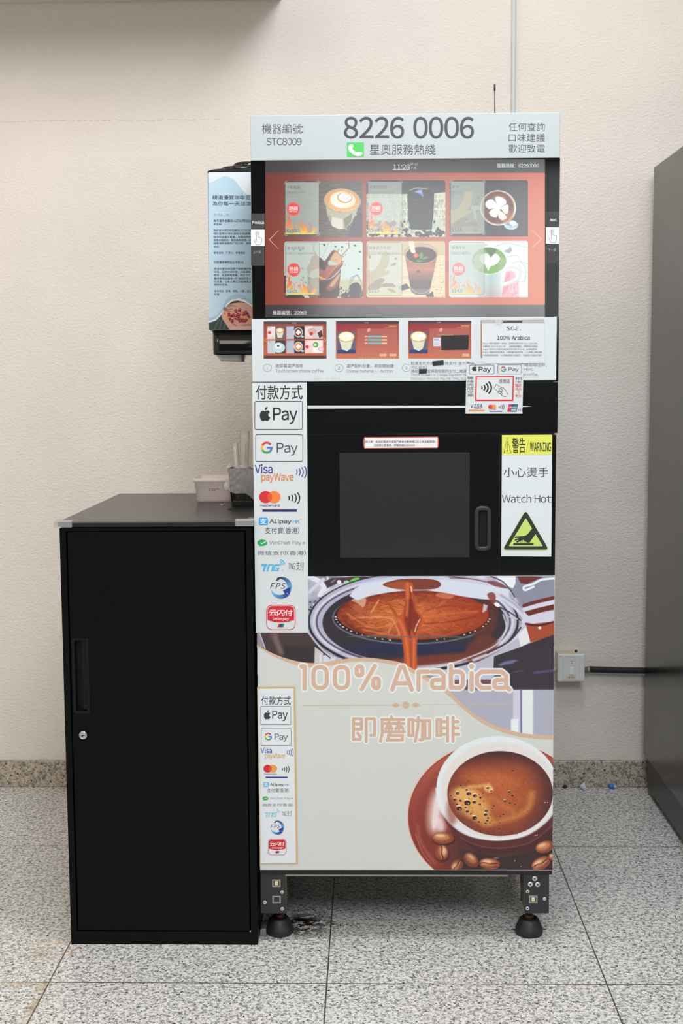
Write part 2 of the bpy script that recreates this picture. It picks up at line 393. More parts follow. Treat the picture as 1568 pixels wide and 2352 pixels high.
def granite(name, joints=True, light=(238, 238, 236), mid=(150, 152, 154), dark=(46, 48, 52), scale=1.):
    m = mat(name, light, .28, 0, .5); nt = m.node_tree; N = nt.nodes; L = nt.links; b = N['Principled BSDF']
    g = N.new('ShaderNodeNewGeometry'); sx = N.new('ShaderNodeSeparateXYZ'); L.new(g.outputs['Position'], sx.inputs[0])
    def math_(op, a, bb=None, cl=False):
        n = N.new('ShaderNodeMath'); n.operation = op; n.use_clamp = cl
        for i, v in enumerate((a, bb)):
            if v is None: continue
            if isinstance(v, (int, float)): n.inputs[i].default_value = v
            else: L.new(v, n.inputs[i])
        return n.outputs[0]
    def noise(sc, det, ro, dist=0.):
        n = N.new('ShaderNodeTexNoise'); n.inputs['Scale'].default_value = sc*scale; n.inputs['Detail'].default_value = det
        n.inputs['Roughness'].default_value = ro; n.inputs['Distortion'].default_value = dist; L.new(g.outputs['Position'], n.inputs[0]); return n.outputs['Fac']
    def ramp(f, a, c):
        n = N.new('ShaderNodeMapRange'); n.inputs['From Min'].default_value = a; n.inputs['From Max'].default_value = c; n.clamp = True
        L.new(f, n.inputs['Value']); return n.outputs[0]
    def mix(f, a, c):
        n = N.new('ShaderNodeMix'); n.data_type = 'RGBA'; n.clamp_factor = True
        L.new(f, n.inputs['Factor']) if not isinstance(f, float) else None
        for k, v in (('A', a), ('B', c)):
            if isinstance(v, tuple): n.inputs[k].default_value = (*lin(v), 1)
            else: L.new(v, n.inputs[k])
        return n.outputs['Result']
    c = mix(ramp(noise(75, 3, .6, .6), .47, .60), light, mid)
    c = mix(ramp(noise(40, 3, .6), .52, .72), c, tuple(int(v*.93) for v in light))
    c = mix(ramp(noise(105, 3, .62, 1.2), .560, .615), c, dark)
    c = mix(ramp(noise(230, 2, .5), .62, .70), c, (96, 98, 104))
    if joints:
        fx = math_('ABSOLUTE', math_('SUBTRACT', math_('FRACT', math_('ADD', math_('DIVIDE', math_('SUBTRACT', sx.outputs[0], JX), SX), .5)), .5))
        fy = math_('ABSOLUTE', math_('SUBTRACT', math_('FRACT', math_('ADD', math_('DIVIDE', math_('SUBTRACT', sx.outputs[1], JY), SY), .5)), .5))
        d = math_('MINIMUM', math_('MULTIPLY', fx, SX), math_('MULTIPLY', fy, SY))
        # yellow rust stain that follows the joint of the front left tile, and a patch by the locker
        nz = noise(9, 3, .6)
        left = ramp(math_('SUBTRACT', JX, sx.outputs[0]), -.004, .004); front = ramp(math_('SUBTRACT', JY, sx.outputs[1]), -.004, .004)
        near = math_('SUBTRACT', 1.0, ramp(d, .004, .03)); st = math_('MULTIPLY', math_('MULTIPLY', math_('MULTIPLY', left, front), near), ramp(nz, .35, .6))
        c = mix(math_('MULTIPLY', st, .75), c, (176, 150, 84))
        def blot(x, y, r, lo, hi):
            q = math_('ADD', math_('POWER', math_('SUBTRACT', sx.outputs[0], x), 2.), math_('POWER', math_('SUBTRACT', sx.outputs[1], y), 2.))
            return math_('MULTIPLY', math_('SUBTRACT', 1.0, ramp(math_('SQRT', q), r*.3, r)), ramp(noise(30, 3, .6), lo, hi))
        c = mix(math_('MULTIPLY', blot(-.735, 2.855, .075, .45, .6), .7), c, (190, 150, 100))
        # spilt coffee dried beside the left foot of the machine
        c = mix(blot(-.165, 3.0, .10, .43, .50), c, (30, 18, 14))
        j = math_('SUBTRACT', 1.0, ramp(d, .0010, .0019)); c = mix(j, c, (70, 66, 60))
        bp = N.new('ShaderNodeBump'); bp.inputs['Strength'].default_value = .5; bp.inputs['Distance'].default_value = .001; bp.invert = True
        L.new(j, bp.inputs['Height']); L.new(bp.outputs[0], b.inputs['Normal'])
    L.new(c, b.inputs['Base Color']); return m
GRAN = granite('granite_tiles', scale=1.55); SKIRT = granite('granite_skirting', False, scale=1.3, light=(196, 184, 166), mid=(140, 132, 120), dark=(60, 58, 54))
structure(MB().box(-3, 2.2, -2.6, YW+.2, -.1, 0), 'floor', GRAN)
structure(MB().box(-3, 2.2, YW, YW+.15, 0, CEIL), 'wall_back', WALL)
structure(MB().box(-3.1, -3, -2.6, YW, 0, CEIL), 'wall_left', PLAIN)
structure(MB().box(2.2, 2.3, -2.6, YW, 0, CEIL), 'wall_right', PLAIN)
structure(MB().box(-3, 2.2, -2.7, YW, CEIL, CEIL+.1), 'ceiling', PLAIN)
# the hall side, behind the photographer: a wall with an added glowing window, unseen, that hazes the screen
GW = mat('grey_hall_paint', (96, 94, 92), .7)
wx0, wx1, wz0, wz1, yb = -.35, 1.9, 1.55, 2.62, -2.5
w = MB(); w.box(-3, wx0, yb-.1, yb, 0, CEIL); w.box(wx1, 2.2, yb-.1, yb, 0, CEIL); w.box(wx0, wx1, yb-.1, yb, 0, wz0); w.box(wx0, wx1, yb-.1, yb, wz1, CEIL)
structure(w, 'wall_front', GW)
GLOW = mat('added_window_glow', (255, 255, 255), .2); GLOW.node_tree.nodes['Principled BSDF'].inputs['Emission Color'].default_value = (.93, .97, 1, 1)  # emission added for its reflection on the screen
GLOW.node_tree.nodes['Principled BSDF'].inputs['Emission Strength'].default_value = 1.9
wn = bpy.data.objects.new('added_window_1', None); COL.objects.link(wn); wn.location = ((wx0+wx1)/2, yb-.05, wz0); wn['kind'] = 'structure'
MB().box(wx0, wx1, yb-.09, yb-.07, wz0, wz1).build('added_glow_pane', GLOW, wn)
f = MB()
for a in (wx0, (wx0+wx1)/2, wx1): f.box(a-.02, a+.02, yb-.07, yb+.01, wz0, wz1)
for a in (wz0, wz1): f.box(wx0, wx1, yb-.065, yb+.005, a-.02, a+.02)
f.build('added_window_frame', mat('dark_aluminium', (60, 60, 62), .4, .6), wn)
# skirting: granite slab with a slightly rounded top edge
structure(MB().box(-3, 2.2, YB, YW, 0, .086, .003), 'baseboard_back', SKIRT)
# boxed-in duct below the ceiling on the left, above the frame; it shades the top of the wall
structure(MB().box(-3, -.26, 3.48, YW, 2.44, CEIL, .004), 'trim_1', WALL)
# narrow painted cover strip running down the wall behind the machine
sx0, sx1 = X_(1174.5, 130, YW-.012), X_(1184, 130, YW-.012)
structure(MB().box(sx0, sx1, YW-.014, YW, .0865, CEIL, .003), 'trim_2', mat('grey_strip_paint', (196, 200, 202), .45))

# ------------------------------------------------------------------ steel refrigerator on the right
ST = bump(mat('brushed_steel', (62, 60, 57), .2, .92, .5), 300, .02, .0004, 2, stretch=(1, 1, .02), rough_var=.05)
STD = mat('steel_dark_base', (52, 50, 48), .35, .7)
FX = .853
fr = thing('steel_refrigerator', (FX+.33, 3.55, 0), 'tall brushed stainless steel refrigerator at the right edge of the picture, beside the wall', 'refrigerator')
MB().box(FX, FX+.66, 3.06, 3.995, .125, 1.925, .004).build('cabinet_body', ST, fr)
MB().box(FX+.012, FX+.65, 3.08, 3.985, .02, .125).build('base', STD, fr)
MB().box(FX, FX+.66, 3.0, 3.056, .13, 1.925, .006).build('door', ST, fr)
for (x, y) in ((FX+.06, 3.14), (FX+.06, 3.93), (FX+.6, 3.14), (FX+.6, 3.93)):
    MB().lathe([(.022, 0), (.022, .012), (.012, .014), (.012, .021)], (x, y, 0), n=20).build('foot', STD, fr)

# ------------------------------------------------------------------ switch box and conduit on the wall
WP = mat('white_plastic', (226, 229, 226), .4); WPY = mat('yellowed_plastic', (214, 208, 180), .45)
ys = 3.998
def bx(px0, py0, px1, py1, Y): return X_(px0, (py0+py1)/2, Y), X_(px1, (py0+py1)/2, Y), Z_((px0+px1)/2, py1, Y), Z_((px0+px1)/2, py0, Y)
x0, x1, z0, z1 = bx(1280.5, 1502.5, 1343, 1566, ys)
sw = thing('wall_switch', ((x0+x1)/2, YW, z0), 'square white switch box on the wall right of the coffee machine', 'switch')
MB().box(x0+.001, x1-.001, ys+.012, YW, z0+.001, z1-.001, .003).build('back_box', WPY, sw)
MB().box(x0, x1, ys, ys+.0118, z0, z1, .0035).build('face_plate', WP, sw)
def pz(X, Y): return 1240+X/4.7805, 1440+Y/4.7805
def zbx(a, b, c, d, Y): (p, q), (r, s) = pz(a, b), pz(c, d); return bx(p, q, r, s, Y)
a0, a1, b0, b1 = zbx(252, 330, 436, 585, ys); p = Print(ys, 1); p.zf = lambda q: [pz(*t) for t in q]
p.frame(252, 330, 436, 586, 6, 2.2, (172, 178, 178)); p.frame(299, 373, 394, 424, 6, 2.2, (180, 184, 184)); p.rect(333, 372, 358, 376, (90, 90, 90)); p.rect(338, 396, 356, 401, (140, 140, 140))
p.ell(224, 325, 4, 6, (60, 60, 58)); p.build('plate_outline', PAPER, sw)
a0, a1, b0, b1 = zbx(322, 442, 365, 522, ys); MB().box(a0, a1, ys-.004, ys+.002, b0, b1, .0012).build('rocker', mat('rocker_white', (240, 242, 240), .3), sw)
p = sheet(ys, [(288, 534), (394, 530), (394, 576), (288, 578)], (226, 208, 176), lay0=1, zf=lambda q: [pz(*t) for t in q]); [p.rect(312+i*11, 549, 319+i*11, 560, (140, 124, 108)) for i in range(6) if i != 2]; p.build('sticker', PAPER, sw, 'small yellowed paper sticker')
a0, a1, b0, b1 = zbx(386, 270, 408, 296, ys+.03); MB().lathe([(.0045, 0), (.0045, .006), (.002, .009)], ((a0+a1)/2, ys+.035, z1-.002), n=10).build('screw', mat('dark_screw', (46, 46, 30), .5), sw)
a0, a1, b0, b1 = zbx(155, 425, 190, 510, 4.03); MB().lathe([(.0095, -.045), (.0095, .0), (.0075, .002), (.0075, .02)], (x0+.001-.02, 4.032, (b0+b1)/2), 'X', 20).build('cable_gland', WPY, sw)
zc = (Z_(1400, 1540, 4.035)); xe = X_(1343, 1540, 4.035)
co = thing('flexible_conduit', (x1+.2, 4.035, zc), 'black corrugated cable conduit from the switch box to the refrigerator', 'conduit')
mb = MB(); prof = []
xs0, xs1 = x1+.018, FX+.35; n = 150; pts = []; rs = []
for i in range(n*4+1):
    t = i/(n*4); x = xs0+(xs1-xs0)*t; pts.append((x, 4.0385, zc+.003-.010*t*2.2+.014*t*t*2)); rs.append(.0108 if i % 4 in (0, 1) else .0092)
mb.tube(pts, rs, 14); mb.build('corrugated_tube', mat('black_conduit', (34, 38, 44), .42), co)
mb = MB(); mb.lathe([(.0075, 0), (.0075, .006), (.010, .0065), (.010, .014), (.0112, .0145), (.0112, .022)], (x1-.001, 4.035, zc+.002), 'X', 24); mb.build('end_fitting', mat('grey_fitting', (150, 150, 140), .35, .5), co)

# ------------------------------------------------------------------ litter along the skirting
def floorpt(px, py): return Vector(onZ(px, py, 0))
c = floorpt(1336, 1815); mb = MB(); R = []
for j in range(5):
    r = .004+.004*j; R.append([(c.x-.006+.0035*j+.001*math.sin(3*a*2*math.pi/14+j), c.y-.004+r*.6*math.cos(a*2*math.pi/14), c.z+.014+r*.75*math.sin(a*2*math.pi/14)) for a in range(14)])
mb.loft(R, cap=False); o = mb.build('paper_cone', mat('crumpled_white_plastic', (214, 220, 228), .5), base=(c.x, c.y, 0)); tag(o, 'small white crumpled cone lying by the granite skirting, left of the blue cap', 'litter')
o.data.transform(Matrix.Translation((0, 0, .0))); sm = o.modifiers.new('thickness', 'SOLIDIFY'); sm.thickness = .0006
mnz = min(v.co.z for v in o.data.vertices); o.data.transform(Matrix.Translation((0, 0, -mnz)))
c = floorpt(1402, 1811); mb = MB(); mb.lathe([(.0035, -.002), (.0075, 0), (.0075, .011), (.0068, .012)], (c.x-.004, c.y, .0076), 'X', 18); o = mb.build('bottle_cap', mat('blue_plastic', (40, 122, 214), .4)); tag(o, 'small bright blue cap on the floor by the skirting', 'litter')
c = floorpt(1412, 1810); mb = MB(); mb.lathe([(.003, 0), (.006, .004), (.0045, .009), (.001, .011)], (c.x, c.y-.001, 0), n=7, sx=1.3); o = mb.build('plastic_scrap', mat('pale_blue_film', (176, 204, 230), .3)); tag(o, 'pale blue plastic scrap touching the blue cap', 'litter')
a, b = floorpt(1370, 1812), floorpt(1393, 1808); mb = MB(); mb.tube([(a.x, a.y, .0012), (b.x, b.y, .0012)], .0012, 8); o = mb.build('wooden_stick', mat('pale_wood', (196, 176, 150), .6)); tag(o, 'thin wooden stick on the floor between the white cone and the blue cap', 'litter')
c = floorpt(1317, 1807); mb = MB(); mb.prism([(c.x-.012, c.y, .0002), (c.x+.009, c.y-.004, .0002), (c.x+.010, c.y+.001, .0002), (c.x-.004, c.y+.003, .0002)], (0, 0, .003)); o = mb.build('plastic_strip', mat('turquoise_plastic', (120, 206, 196), .4)); tag(o, 'little turquoise plastic strip by the skirting', 'litter')
c = floorpt(1297, 1810); mb = MB(); mb.lathe([(.005, 0), (.0075, .004), (.005, .009), (.001, .011)], (c.x, c.y, 0), n=8); o = mb.build('dirt_clump', mat('dark_brown_dirt', (62, 52, 46), .9)); tag(o, 'dark brown clump of dirt on the floor beside the coffee machine', 'litter')
c = floorpt(1472, 1805); mb = MB(); mb.lathe([(.004, 0), (.006, .003), (.003, .007)], (c.x, c.y-.003, 0), n=7, sx=1.4); o = mb.build('paper_scrap', mat('white_scrap', (226, 226, 222), .7)); tag(o, 'tiny white scrap in the corner where skirting meets refrigerator', 'litter')
c = floorpt(1178, 2136); mb = MB(); mb.lathe([(.002, 0), (.0035, .001), (.001, .003)], (c.x, c.y, 0), n=7, sx=1.5); o = mb.build('plastic_crumb', mat('ultramarine_plastic', (52, 58, 130), .5)); tag(o, 'tiny dark blue crumb left of the right machine foot', 'litter')

# ------------------------------------------------------------------ black steel locker
BL = bump(mat('black_powder_coat', (8, 11, 12), .40, 0, .12), 900, .05, .0003, 2)
BLT = mat('black_top_coat', (34, 32, 31), .30, 0, .5)
GAPM = mat('dark_gap', (4, 4, 4), .9)
LX0, LX1, LY0, LY1, LZ = -.7000, -.2600, 2.878, 3.605, .985
lk = thing('steel_locker', ((LX0+LX1)/2, (LY0+LY1)/2, 0), 'tall black steel locker with one door standing left of the coffee machine', 'cabinet')
mb = MB(); t = .014
mb.box(LX0+.004, LX0+.018, LY0+.003, LY1, 0, .9705); mb.box(LX1-.018, LX1-.003, LY0+.003, LY1, 0, .9705)
mb.box(LX0+.018, LX1-.018, LY1-.01, LY1, 0, .9705); mb.box(LX0+.018, LX1-.018, LY0+.03, LY1-.01, .03, .04)
mb.box(LX0+.018, LX1-.018, LY0+.003, LY0+.022, 0, .0310); mb.box(LX0+.018, LX1-.018, LY0+.003, LY0+.03, .9640, .9705)
mb.build('body', BL, lk)
mb = MB(); mb.box(LX0, LX1, LY0, LY1, .9735, LZ, .0022); mb.build('top_panel', BLT, lk)
MB().box(LX0+.007, LX1-.007, LY0+.006, LY1-.002, .9705, .9735).build('shadow_gap', GAPM, lk)
dx0, dx1, dz0, dz1 = LX0+.0215, LX1-.0215, .0335, .9615
hx0, hx1, hz0, hz1 = X_(171.5, 1550, LY0+.004), X_(201, 1550, LY0+.004), Z_(185, 1634, LY0+.004), Z_(185, 1470, LY0+.004)
dy = LY0+.0045
mb = MB(); mb.box(dx0, hx0, dy, dy+.02, dz0, dz1); mb.box(hx1, dx1, dy, dy+.02, dz0, dz1); mb.box(hx0, hx1, dy, dy+.02, dz0, hz0); mb.box(hx0, hx1, dy, dy+.02, hz1, dz1)
dr = mb.build('door', BL, lk)
mb = MB(); mb.box(dx0+.002, dx1-.002, dy+.0205, dy+.024, dz0+.002, dz1-.002); mb.build('door_liner', GAPM, lk)
mb = MB()
ro = [(x, dy-.0012, z) for x, z in rrpts(hx0-.005, hx1+.003, hz0-.005, hz1+.003, .004)]; ri = [(x, dy-.0012, z) for x, z in rrpts(hx0+.001, hx1-.002, hz0+.001, hz1-.001, .003)]
rk = [(x, dy+.018, z) for x, z in rrpts(hx0+.001, hx1-.002, hz0+.001, hz1-.001, .003)]; rb = [(x, dy+.0002, z) for x, z in rrpts(hx0-.006, hx1+.004, hz0-.006, hz1+.004, .005)]
mb.loft([rb, ro, ri, rk], cap=False, smooth=False); n = len(rk); mb.prism(rk, (0, .001, 0))
mb.box((hx0+hx1)/2+.001, hx1-.003, dy+.006, dy+.0175, hz0+.002, hz1-.002, .001)
mb.build('recessed_handle', mat('black_plastic', (9, 10, 10), .4, 0, .3), dr)
lx, lz = X_(191.3, 1688, dy), Z_(191.3, 1688, dy)
CH = mat('chrome', (205, 208, 210), .18, 1)
mb = MB(); mb.lathe([(.0100, 0), (.0100, .003), (.0085, .0052), (.0072, .0056), (.0070, .005)], (lx, dy, lz), 'Y', 28); lo = mb.build('lock_cylinder', CH, dr, label='round chrome key lock')
c = bmesh.new(); c.free()
mb = MB(); mb.prism([(lx-.0045, dy-.0053, lz-.0012), (lx-.001, dy-.0053, lz+.001), (lx+.004, dy-.0053, lz+.0012), (lx+.004, dy-.0053, lz-.0002), (lx, dy-.0053, lz-.0012), (lx-.0005, dy-.0053, lz-.003)], (0, -.0004, 0)); mb.build('keyhole', GAPM, dr)
MB().lathe([(.0022, 0), (.0022, .0015)], (X_(575, 2139, dy), dy, Z_(575, 2139, dy)), 'Y', 12).build('door_stop', mat('grey_rubber', (150, 152, 154), .5), dr)
CLR = mat('clear_corner_plastic', (196, 198, 196), .22, 0, .5); CLR.node_tree.nodes['Principled BSDF'].inputs['Alpha'].default_value = .3
def guard(px0, px1, py0, py1, side):
    xa, xb = X_(px0, 1205, LY0-.004), X_(px1, 1205, LY0-.004); za, zb = Z_(300, py1, LY0-.004), Z_(300, py0, LY0-.004)
    mb = MB(); mb.box(xa, xb, LY0-.0052, LY0-.0004, za, zb, .0018)
    if side < 0: mb.box(xa, LX0-.0006, LY0-.004, LY0+.05, za, zb, .0018)
    else: mb.box(xb-.016, xb, LY0-.0006, LY0+.05, LZ+.0003, LZ+.0042, .0014)
    mb.box(xa+.001, xb-.001, LY0-.0045, LY0+.018, LZ+.0002, LZ+.0028, .001)
    return mb
guard(123, 165, 1196, 1211, -1).build('corner_guard', CLR, lk, label='clear plastic corner guard on the left front corner')
guard(540, 582, 1192, 1210, 1).build('corner_guard', CLR, lk, label='clear plastic corner guard on the right front corner')

# ------------------------------------------------------------------ things on the locker
TUB = mat('frosted_plastic', (252, 238, 236), .35, 0, .4, **{'Alpha': .52})
b0, b1 = Vector(onZ(451, 1154, LZ)), Vector(onZ(534, 1153, LZ))
yf, yk = b0.y, b0.y+.115
def Xa(px, Y): return X_(px, 1110, Y)
zt = Z_(480, 1099, yf-.006)
tx0, tx1 = Xa(443, yf-.004), Xa(538, yf-.004)
mb = MB()
def tubring(x0, x1, y0, y1, z, r=.012): return [(x, y, z) for x, y in rrpts(x0, x1, y0, y1, r)]
ax0, ax1 = b0.x, Xa(532, yf)
R = [tubring(ax0+.004, ax1-.004, yf+.004, yk-.004, LZ+.0004, .010), tubring(ax0, ax1, yf, yk, LZ+.004), tubring(tx0+.002, tx1-.002, yf-.005, yk+.005, zt-.010), tubring(tx0, tx1, yf-.008, yk+.008, zt-.009), tubring(tx0, tx1, yf-.008, yk+.008, zt), tubring(tx0+.003, tx1-.003, yf-.004, yk+.004, zt), tubring(ax0+.0025, ax1-.0025, yf+.0025, yk-.0025, LZ+.006)]
mb.loft(R); o = mb.build('plastic_tub', TUB, base=((ax0+ax1)/2, (yf+yk)/2, LZ)); tag(o, 'translucent frosted plastic tub on top of the black locker', 'container')
tubo = o
p = Print(yf, 1); p.zf = Zf(410, 960, 7.4667)
# illegible date stamp: two rows of small dots on the sloping front wall
for yy, xs in ((1220, range(524, 690, 9)), (1248, range(524, 640, 9))):
    for k, xx in enumerate(xs):
        if k % 5 != 4: p.rect(xx, yy-9, xx+6, yy-1, (120, 98, 104)); p.rect(xx+1, yy+1, xx+5, yy+8, (128, 104, 110))
for a in p.v:
    k = (a[:, 2]-(LZ+.004))/((zt-.010)-(LZ+.004)); a[:, 1] = yf-.005*k-.0006
so = p.build('date_stamp', PAPER, tubo, 'faint grey printed date')

# wire mesh basket: expanded metal sheet bent into a square pen holder
BX0, BY0 = X_(525.5, 1170, 3.235), 3.235; BX1 = -.2600; BW = .088; BX1 = BX0+.034+.03
bzt, bzb = Z_(530, 1077, BY0), LZ
BX0b = X_(533, 1172, BY0)
bk = thing('mesh_basket', ((BX0+BX1)/2, BY0+.04, LZ), 'black wire mesh basket holding wrapped straws on the locker', 'basket')
WIRE = mat('black_wire', (26, 27, 28), .4, .4)
x1b = -.2595; x0t = X_(524.5, 1077, BY0); x0b = X_(532.5, 1172, BY0); yk2 = BY0+.085
def side(P00, P10, P01, P11, nu, nv, wd=.00062):
    """diamond lattice of crossing wires between the four corners (u across, v up)"""
    P00, P10, P01, P11 = map(Vector, (P00, P10, P01, P11))
    def P(u, v): return P00*(1-u)*(1-v)+P10*u*(1-v)+P01*(1-u)*v+P11*u*v
    nrm = (P10-P00).cross(P01-P00).normalized()
    for sgn in (1, -1):
        for k in range(-nv, nu+nv if sgn > 0 else nu+nv):
            # line u*nu = k + s*v*nv
            a = k/nu; sl = sgn*nv/nu; va, vb = 0., 1.
            for lim in (0., 1.):
                v = (lim-a)/sl
                if (sl > 0) == (lim == 0.): va = max(va, v)
                else: vb = min(vb, v)
            if vb-va < .01: continue
            A, B = P(a+sl*va, va), P(a+sl*vb, vb); d = (B-A).normalized(); w = d.cross(nrm)*wd; h = nrm*wd*.8
            vs = [mb.b.verts.new(q) for q in (A-w+h, A+w+h, B+w+h, B-w+h, A-w-h, A+w-h, B+w-h, B-w-h)]
            for q in ((0, 1, 2, 3), (7, 6, 5, 4), (0, 4, 5, 1), (3, 2, 6, 7)): mb.b.faces.new([vs[i] for i in q])
zl = LZ+.012
mb = MB(); side((x0b, BY0, zl), (x1b, BY0, zl), (x0t, BY0, bzt), (x1b, BY0, bzt), 17, 20)
side((x0b, yk2, zl), (x0b, BY0, zl), (x0t, yk2, bzt), (x0t, BY0, bzt), 22, 20)
side((x1b, yk2, zl), (x0b, yk2, zl), (x1b, yk2, bzt), (x0t, yk2, bzt), 17, 20)
mb.build('wire_mesh', WIRE, bk)
mb = MB()
for (p0, p1) in (((x0t, BY0, bzt), (x1b, BY0, bzt)), ((x0t, BY0, bzt), (x0t, yk2, bzt)), ((x0t, yk2, bzt), (x1b, yk2, bzt)), ((x0t, BY0, bzt), (x0b, BY0, zl)), ((x0t, yk2, bzt), (x0b, yk2, zl))): mb.tube([p0, p1], .0016, 8)
mb.build('rim_wire', WIRE, bk)
mb = MB(); mb.box(x0b-.0008, x1b, BY0-.0008, yk2+.0008, LZ+.0003, zl+.001, .001); mb.build('base_tray', WIRE, bk)

FILM = bpy.data.materials.new('thin_plastic_film'); FILM.use_nodes = True
nt = FILM.node_tree; b = nt.nodes['Principled BSDF']; b.inputs['Base Color'].default_value = (1, 1, 1, 1); b.inputs['Roughness'].default_value = .25; b.inputs['Alpha'].default_value = .2
# plastic bag wrapped over the rim and pulled across the front of the basket
pb = MB(); rows = []
cols = 40
for j in range(15):
    v = j/14; row = []
    for i in range(cols+1):
        u = i/cols
        top = 1072+4*math.sin(u*9); low = 1121+u*28+5*math.sin(u*7)
        py = top+(low-top)*v; px = 523.5+(586-523.5)*u-(6.5*math.exp(-((v-.95)/.18)**2))*(1-u)**2
        fold = .0022*math.sin(14*v+9*u*(1-v)+2.5*math.sin(4*u))+.0012*math.sin(31*v-12*u)
        q = onY(px, py, BY0-.0075-abs(fold)-.004*(v**2)*(1-u)); row.append(tuple(q))
    rows.append(row)
pb.loft(rows, closed=False, cap=False)
# over the rim into the basket and a bunched lump on the left
row2 = []
for j in range(6):
    v = j/5; row2.append([(x0t-.0045+(x1b-x0t+.003)*i/30, BY0-.0075+.03*v+.001*math.sin(i*1.3+j), bzt+.0045+.010*math.sin(math.pi*v)*(.3+.7*abs(math.sin(i*.55)))) for i in range(31)])
pb.loft(row2, closed=False, cap=False)
c0 = Vector(onY(520.5, 1116, BY0-.014)); pb.lathe([(.001, -.012), (.005, -.009), (.0068, 0), (.0055, .007), (.001, .011)], c0, n=12, sx=1.15)
pbo = pb.build('plastic_bag', FILM, base=((x0t+x1b)/2, BY0, LZ+.03)); tag(pbo, 'crumpled clear plastic bag wrapped over the wire mesh basket', 'bag')
sm = pbo.modifiers.new('film', 'SOLIDIFY'); sm.thickness = .0002

STRAWM = mat('white_straw', (238, 234, 228), .45); WRAP = mat('straw_wrapper', (236, 228, 220), .3); WRAP.node_tree.nodes['Principled BSDF'].inputs['Alpha'].default_value = .38
def straw(b, t, wd, name, label, yy, frac=.82):
    A, B = Vector(onY(*b, yy)), Vector(onY(*t, yy)); A.z = LZ+.014; d = (B-A)
    T = thing(name, tuple(A), label, 'straw', 'wrapped straws in the basket')
    mb = MB(); mb.tube([A+d*.01, A+d*frac], .0032, 12); mb.build('straw', STRAWM, T)
    px = Vector((d.z, 0, -d.x)).normalized()*wd/2; rings = []
    for k in range(9):
        s = k/8; th = .0042 if s < .8 else .0042-.0036*(s-.8)/.2
        c = A+d*s; w = px*(1+.06*math.sin(9*s)); rings.append([c-w, c-w*.5+Vector((0, -th, 0)), c+w*.5+Vector((0, -th, 0)), c+w, c+w*.5+Vector((0, th, 0)), c-w*.5+Vector((0, th, 0))])
    mb = MB(); mb.loft(rings, cap=True); mb.build('wrapper', WRAP, T)
    return T
straw((551, 1135), (539.5, 1017), .0150, 'wrapped_straw', 'short white wrapped straw leaning left out of the basket', BY0+.022, .93)
straw((560, 1135), (562, 989), .0230, 'wrapped_straw', 'tallest straw in a clear wrapper standing in the middle of the basket', BY0+.045)
straw((578, 1135), (586, 996), .0160, 'wrapped_straw', 'straw in a clear wrapper leaning right behind the coffee machine edge', BY0+.04)
c = Vector(onZ(509, 1160, LZ)); mb = MB(); mb.box(c.x-.003, c.x+.003, c.y-.004, c.y+.004, LZ+.0001, LZ+.0007); o = mb.build('paper_scrap', mat('white_paper_bit', (240, 240, 238), .7)); tag(o, 'tiny white paper scrap on the locker top in front of the tub', 'litter')
c = Vector(onZ(531, 1170, LZ)); mb = MB(); mb.lathe([(.0015, 0), (.003, .0014), (.001, .003)], (c.x-.002, c.y-.006, LZ+.0002), n=8, sx=1.3); mb.tube([(c.x-.010, c.y-.006, LZ+.0008), (c.x-.003, c.y-.006, LZ+.0012)], .0004, 6); o = mb.build('dry_leaf_bit', mat('dark_bit', (24, 20, 18), .8)); tag(o, 'tiny dark bit with a stalk on the locker top at the basket corner', 'litter')
# folded grey cardboard strip jammed beside the locker foot
c0, c1 = Vector(onZ(597, 2151, 0)), Vector(onZ(611, 2150, 0)); h = .016
mb = MB(); mb.prism([(c0.x+.0005, c0.y, 0.0002), (c1.x, c0.y, .0002), (c1.x, c0.y, h+.003), (c0.x+.006, c0.y, h+.003), (c0.x+.0005, c0.y+.0, h)], (0, .05, 0)); o = mb.build('metal_shim', mat('grey_zinc', (150, 152, 154), .4, .6)); tag(o, 'grey metal shim wedged on the floor between the locker and the machine foot', 'shim')
# ------------------------------------------------------------------ the coffee vending machine
MF = 2.89
GLOSS = mat('black_gloss_panel', (14, 16, 18), .12, 0, .45)
GLASS = mat('black_screen_glass', (14, 15, 17), .06, 0, .35)
BODY = bump(mat('black_sheet_metal', (24, 25, 27), .45, 0, .4), 500, .06, .0003)
WHITEP = mat('white_panel_paint', (202, 211, 216), .4); HEADP = mat('header_white_light_offset', (175, 184, 188), .4)  # header white darkened to offset the stronger light up there
def pb_(px0, py0, px1, py1, y0, y1, bev=.0008, mbx=None):
    mbx = mbx or MB(); cy = (py0+py1)/2; cx = (px0+px1)/2
    mbx.box(X_(px0, cy, y0), X_(px1, cy, y0), y0, y1, Z_(cx, py1, y0), Z_(cx, py0, y0), bev); return mbx
ML, MR = X_(586, 1130, MF), X_(1275.5, 1130, MF)
MZ0, MZ1 = Z_(930, 2003, MF), Z_(930, 262, MF)
vm = thing('coffee_vending_machine', ((ML+MR)/2, MF+.3, 0), 'tall black self-service coffee machine with touch screen and coffee cup poster', 'vending machine')
MB().box(ML+.004, MR-.004, MF+.014, MF+.60, MZ0+.004, MZ1-.004, .003).build('body', BODY, vm)
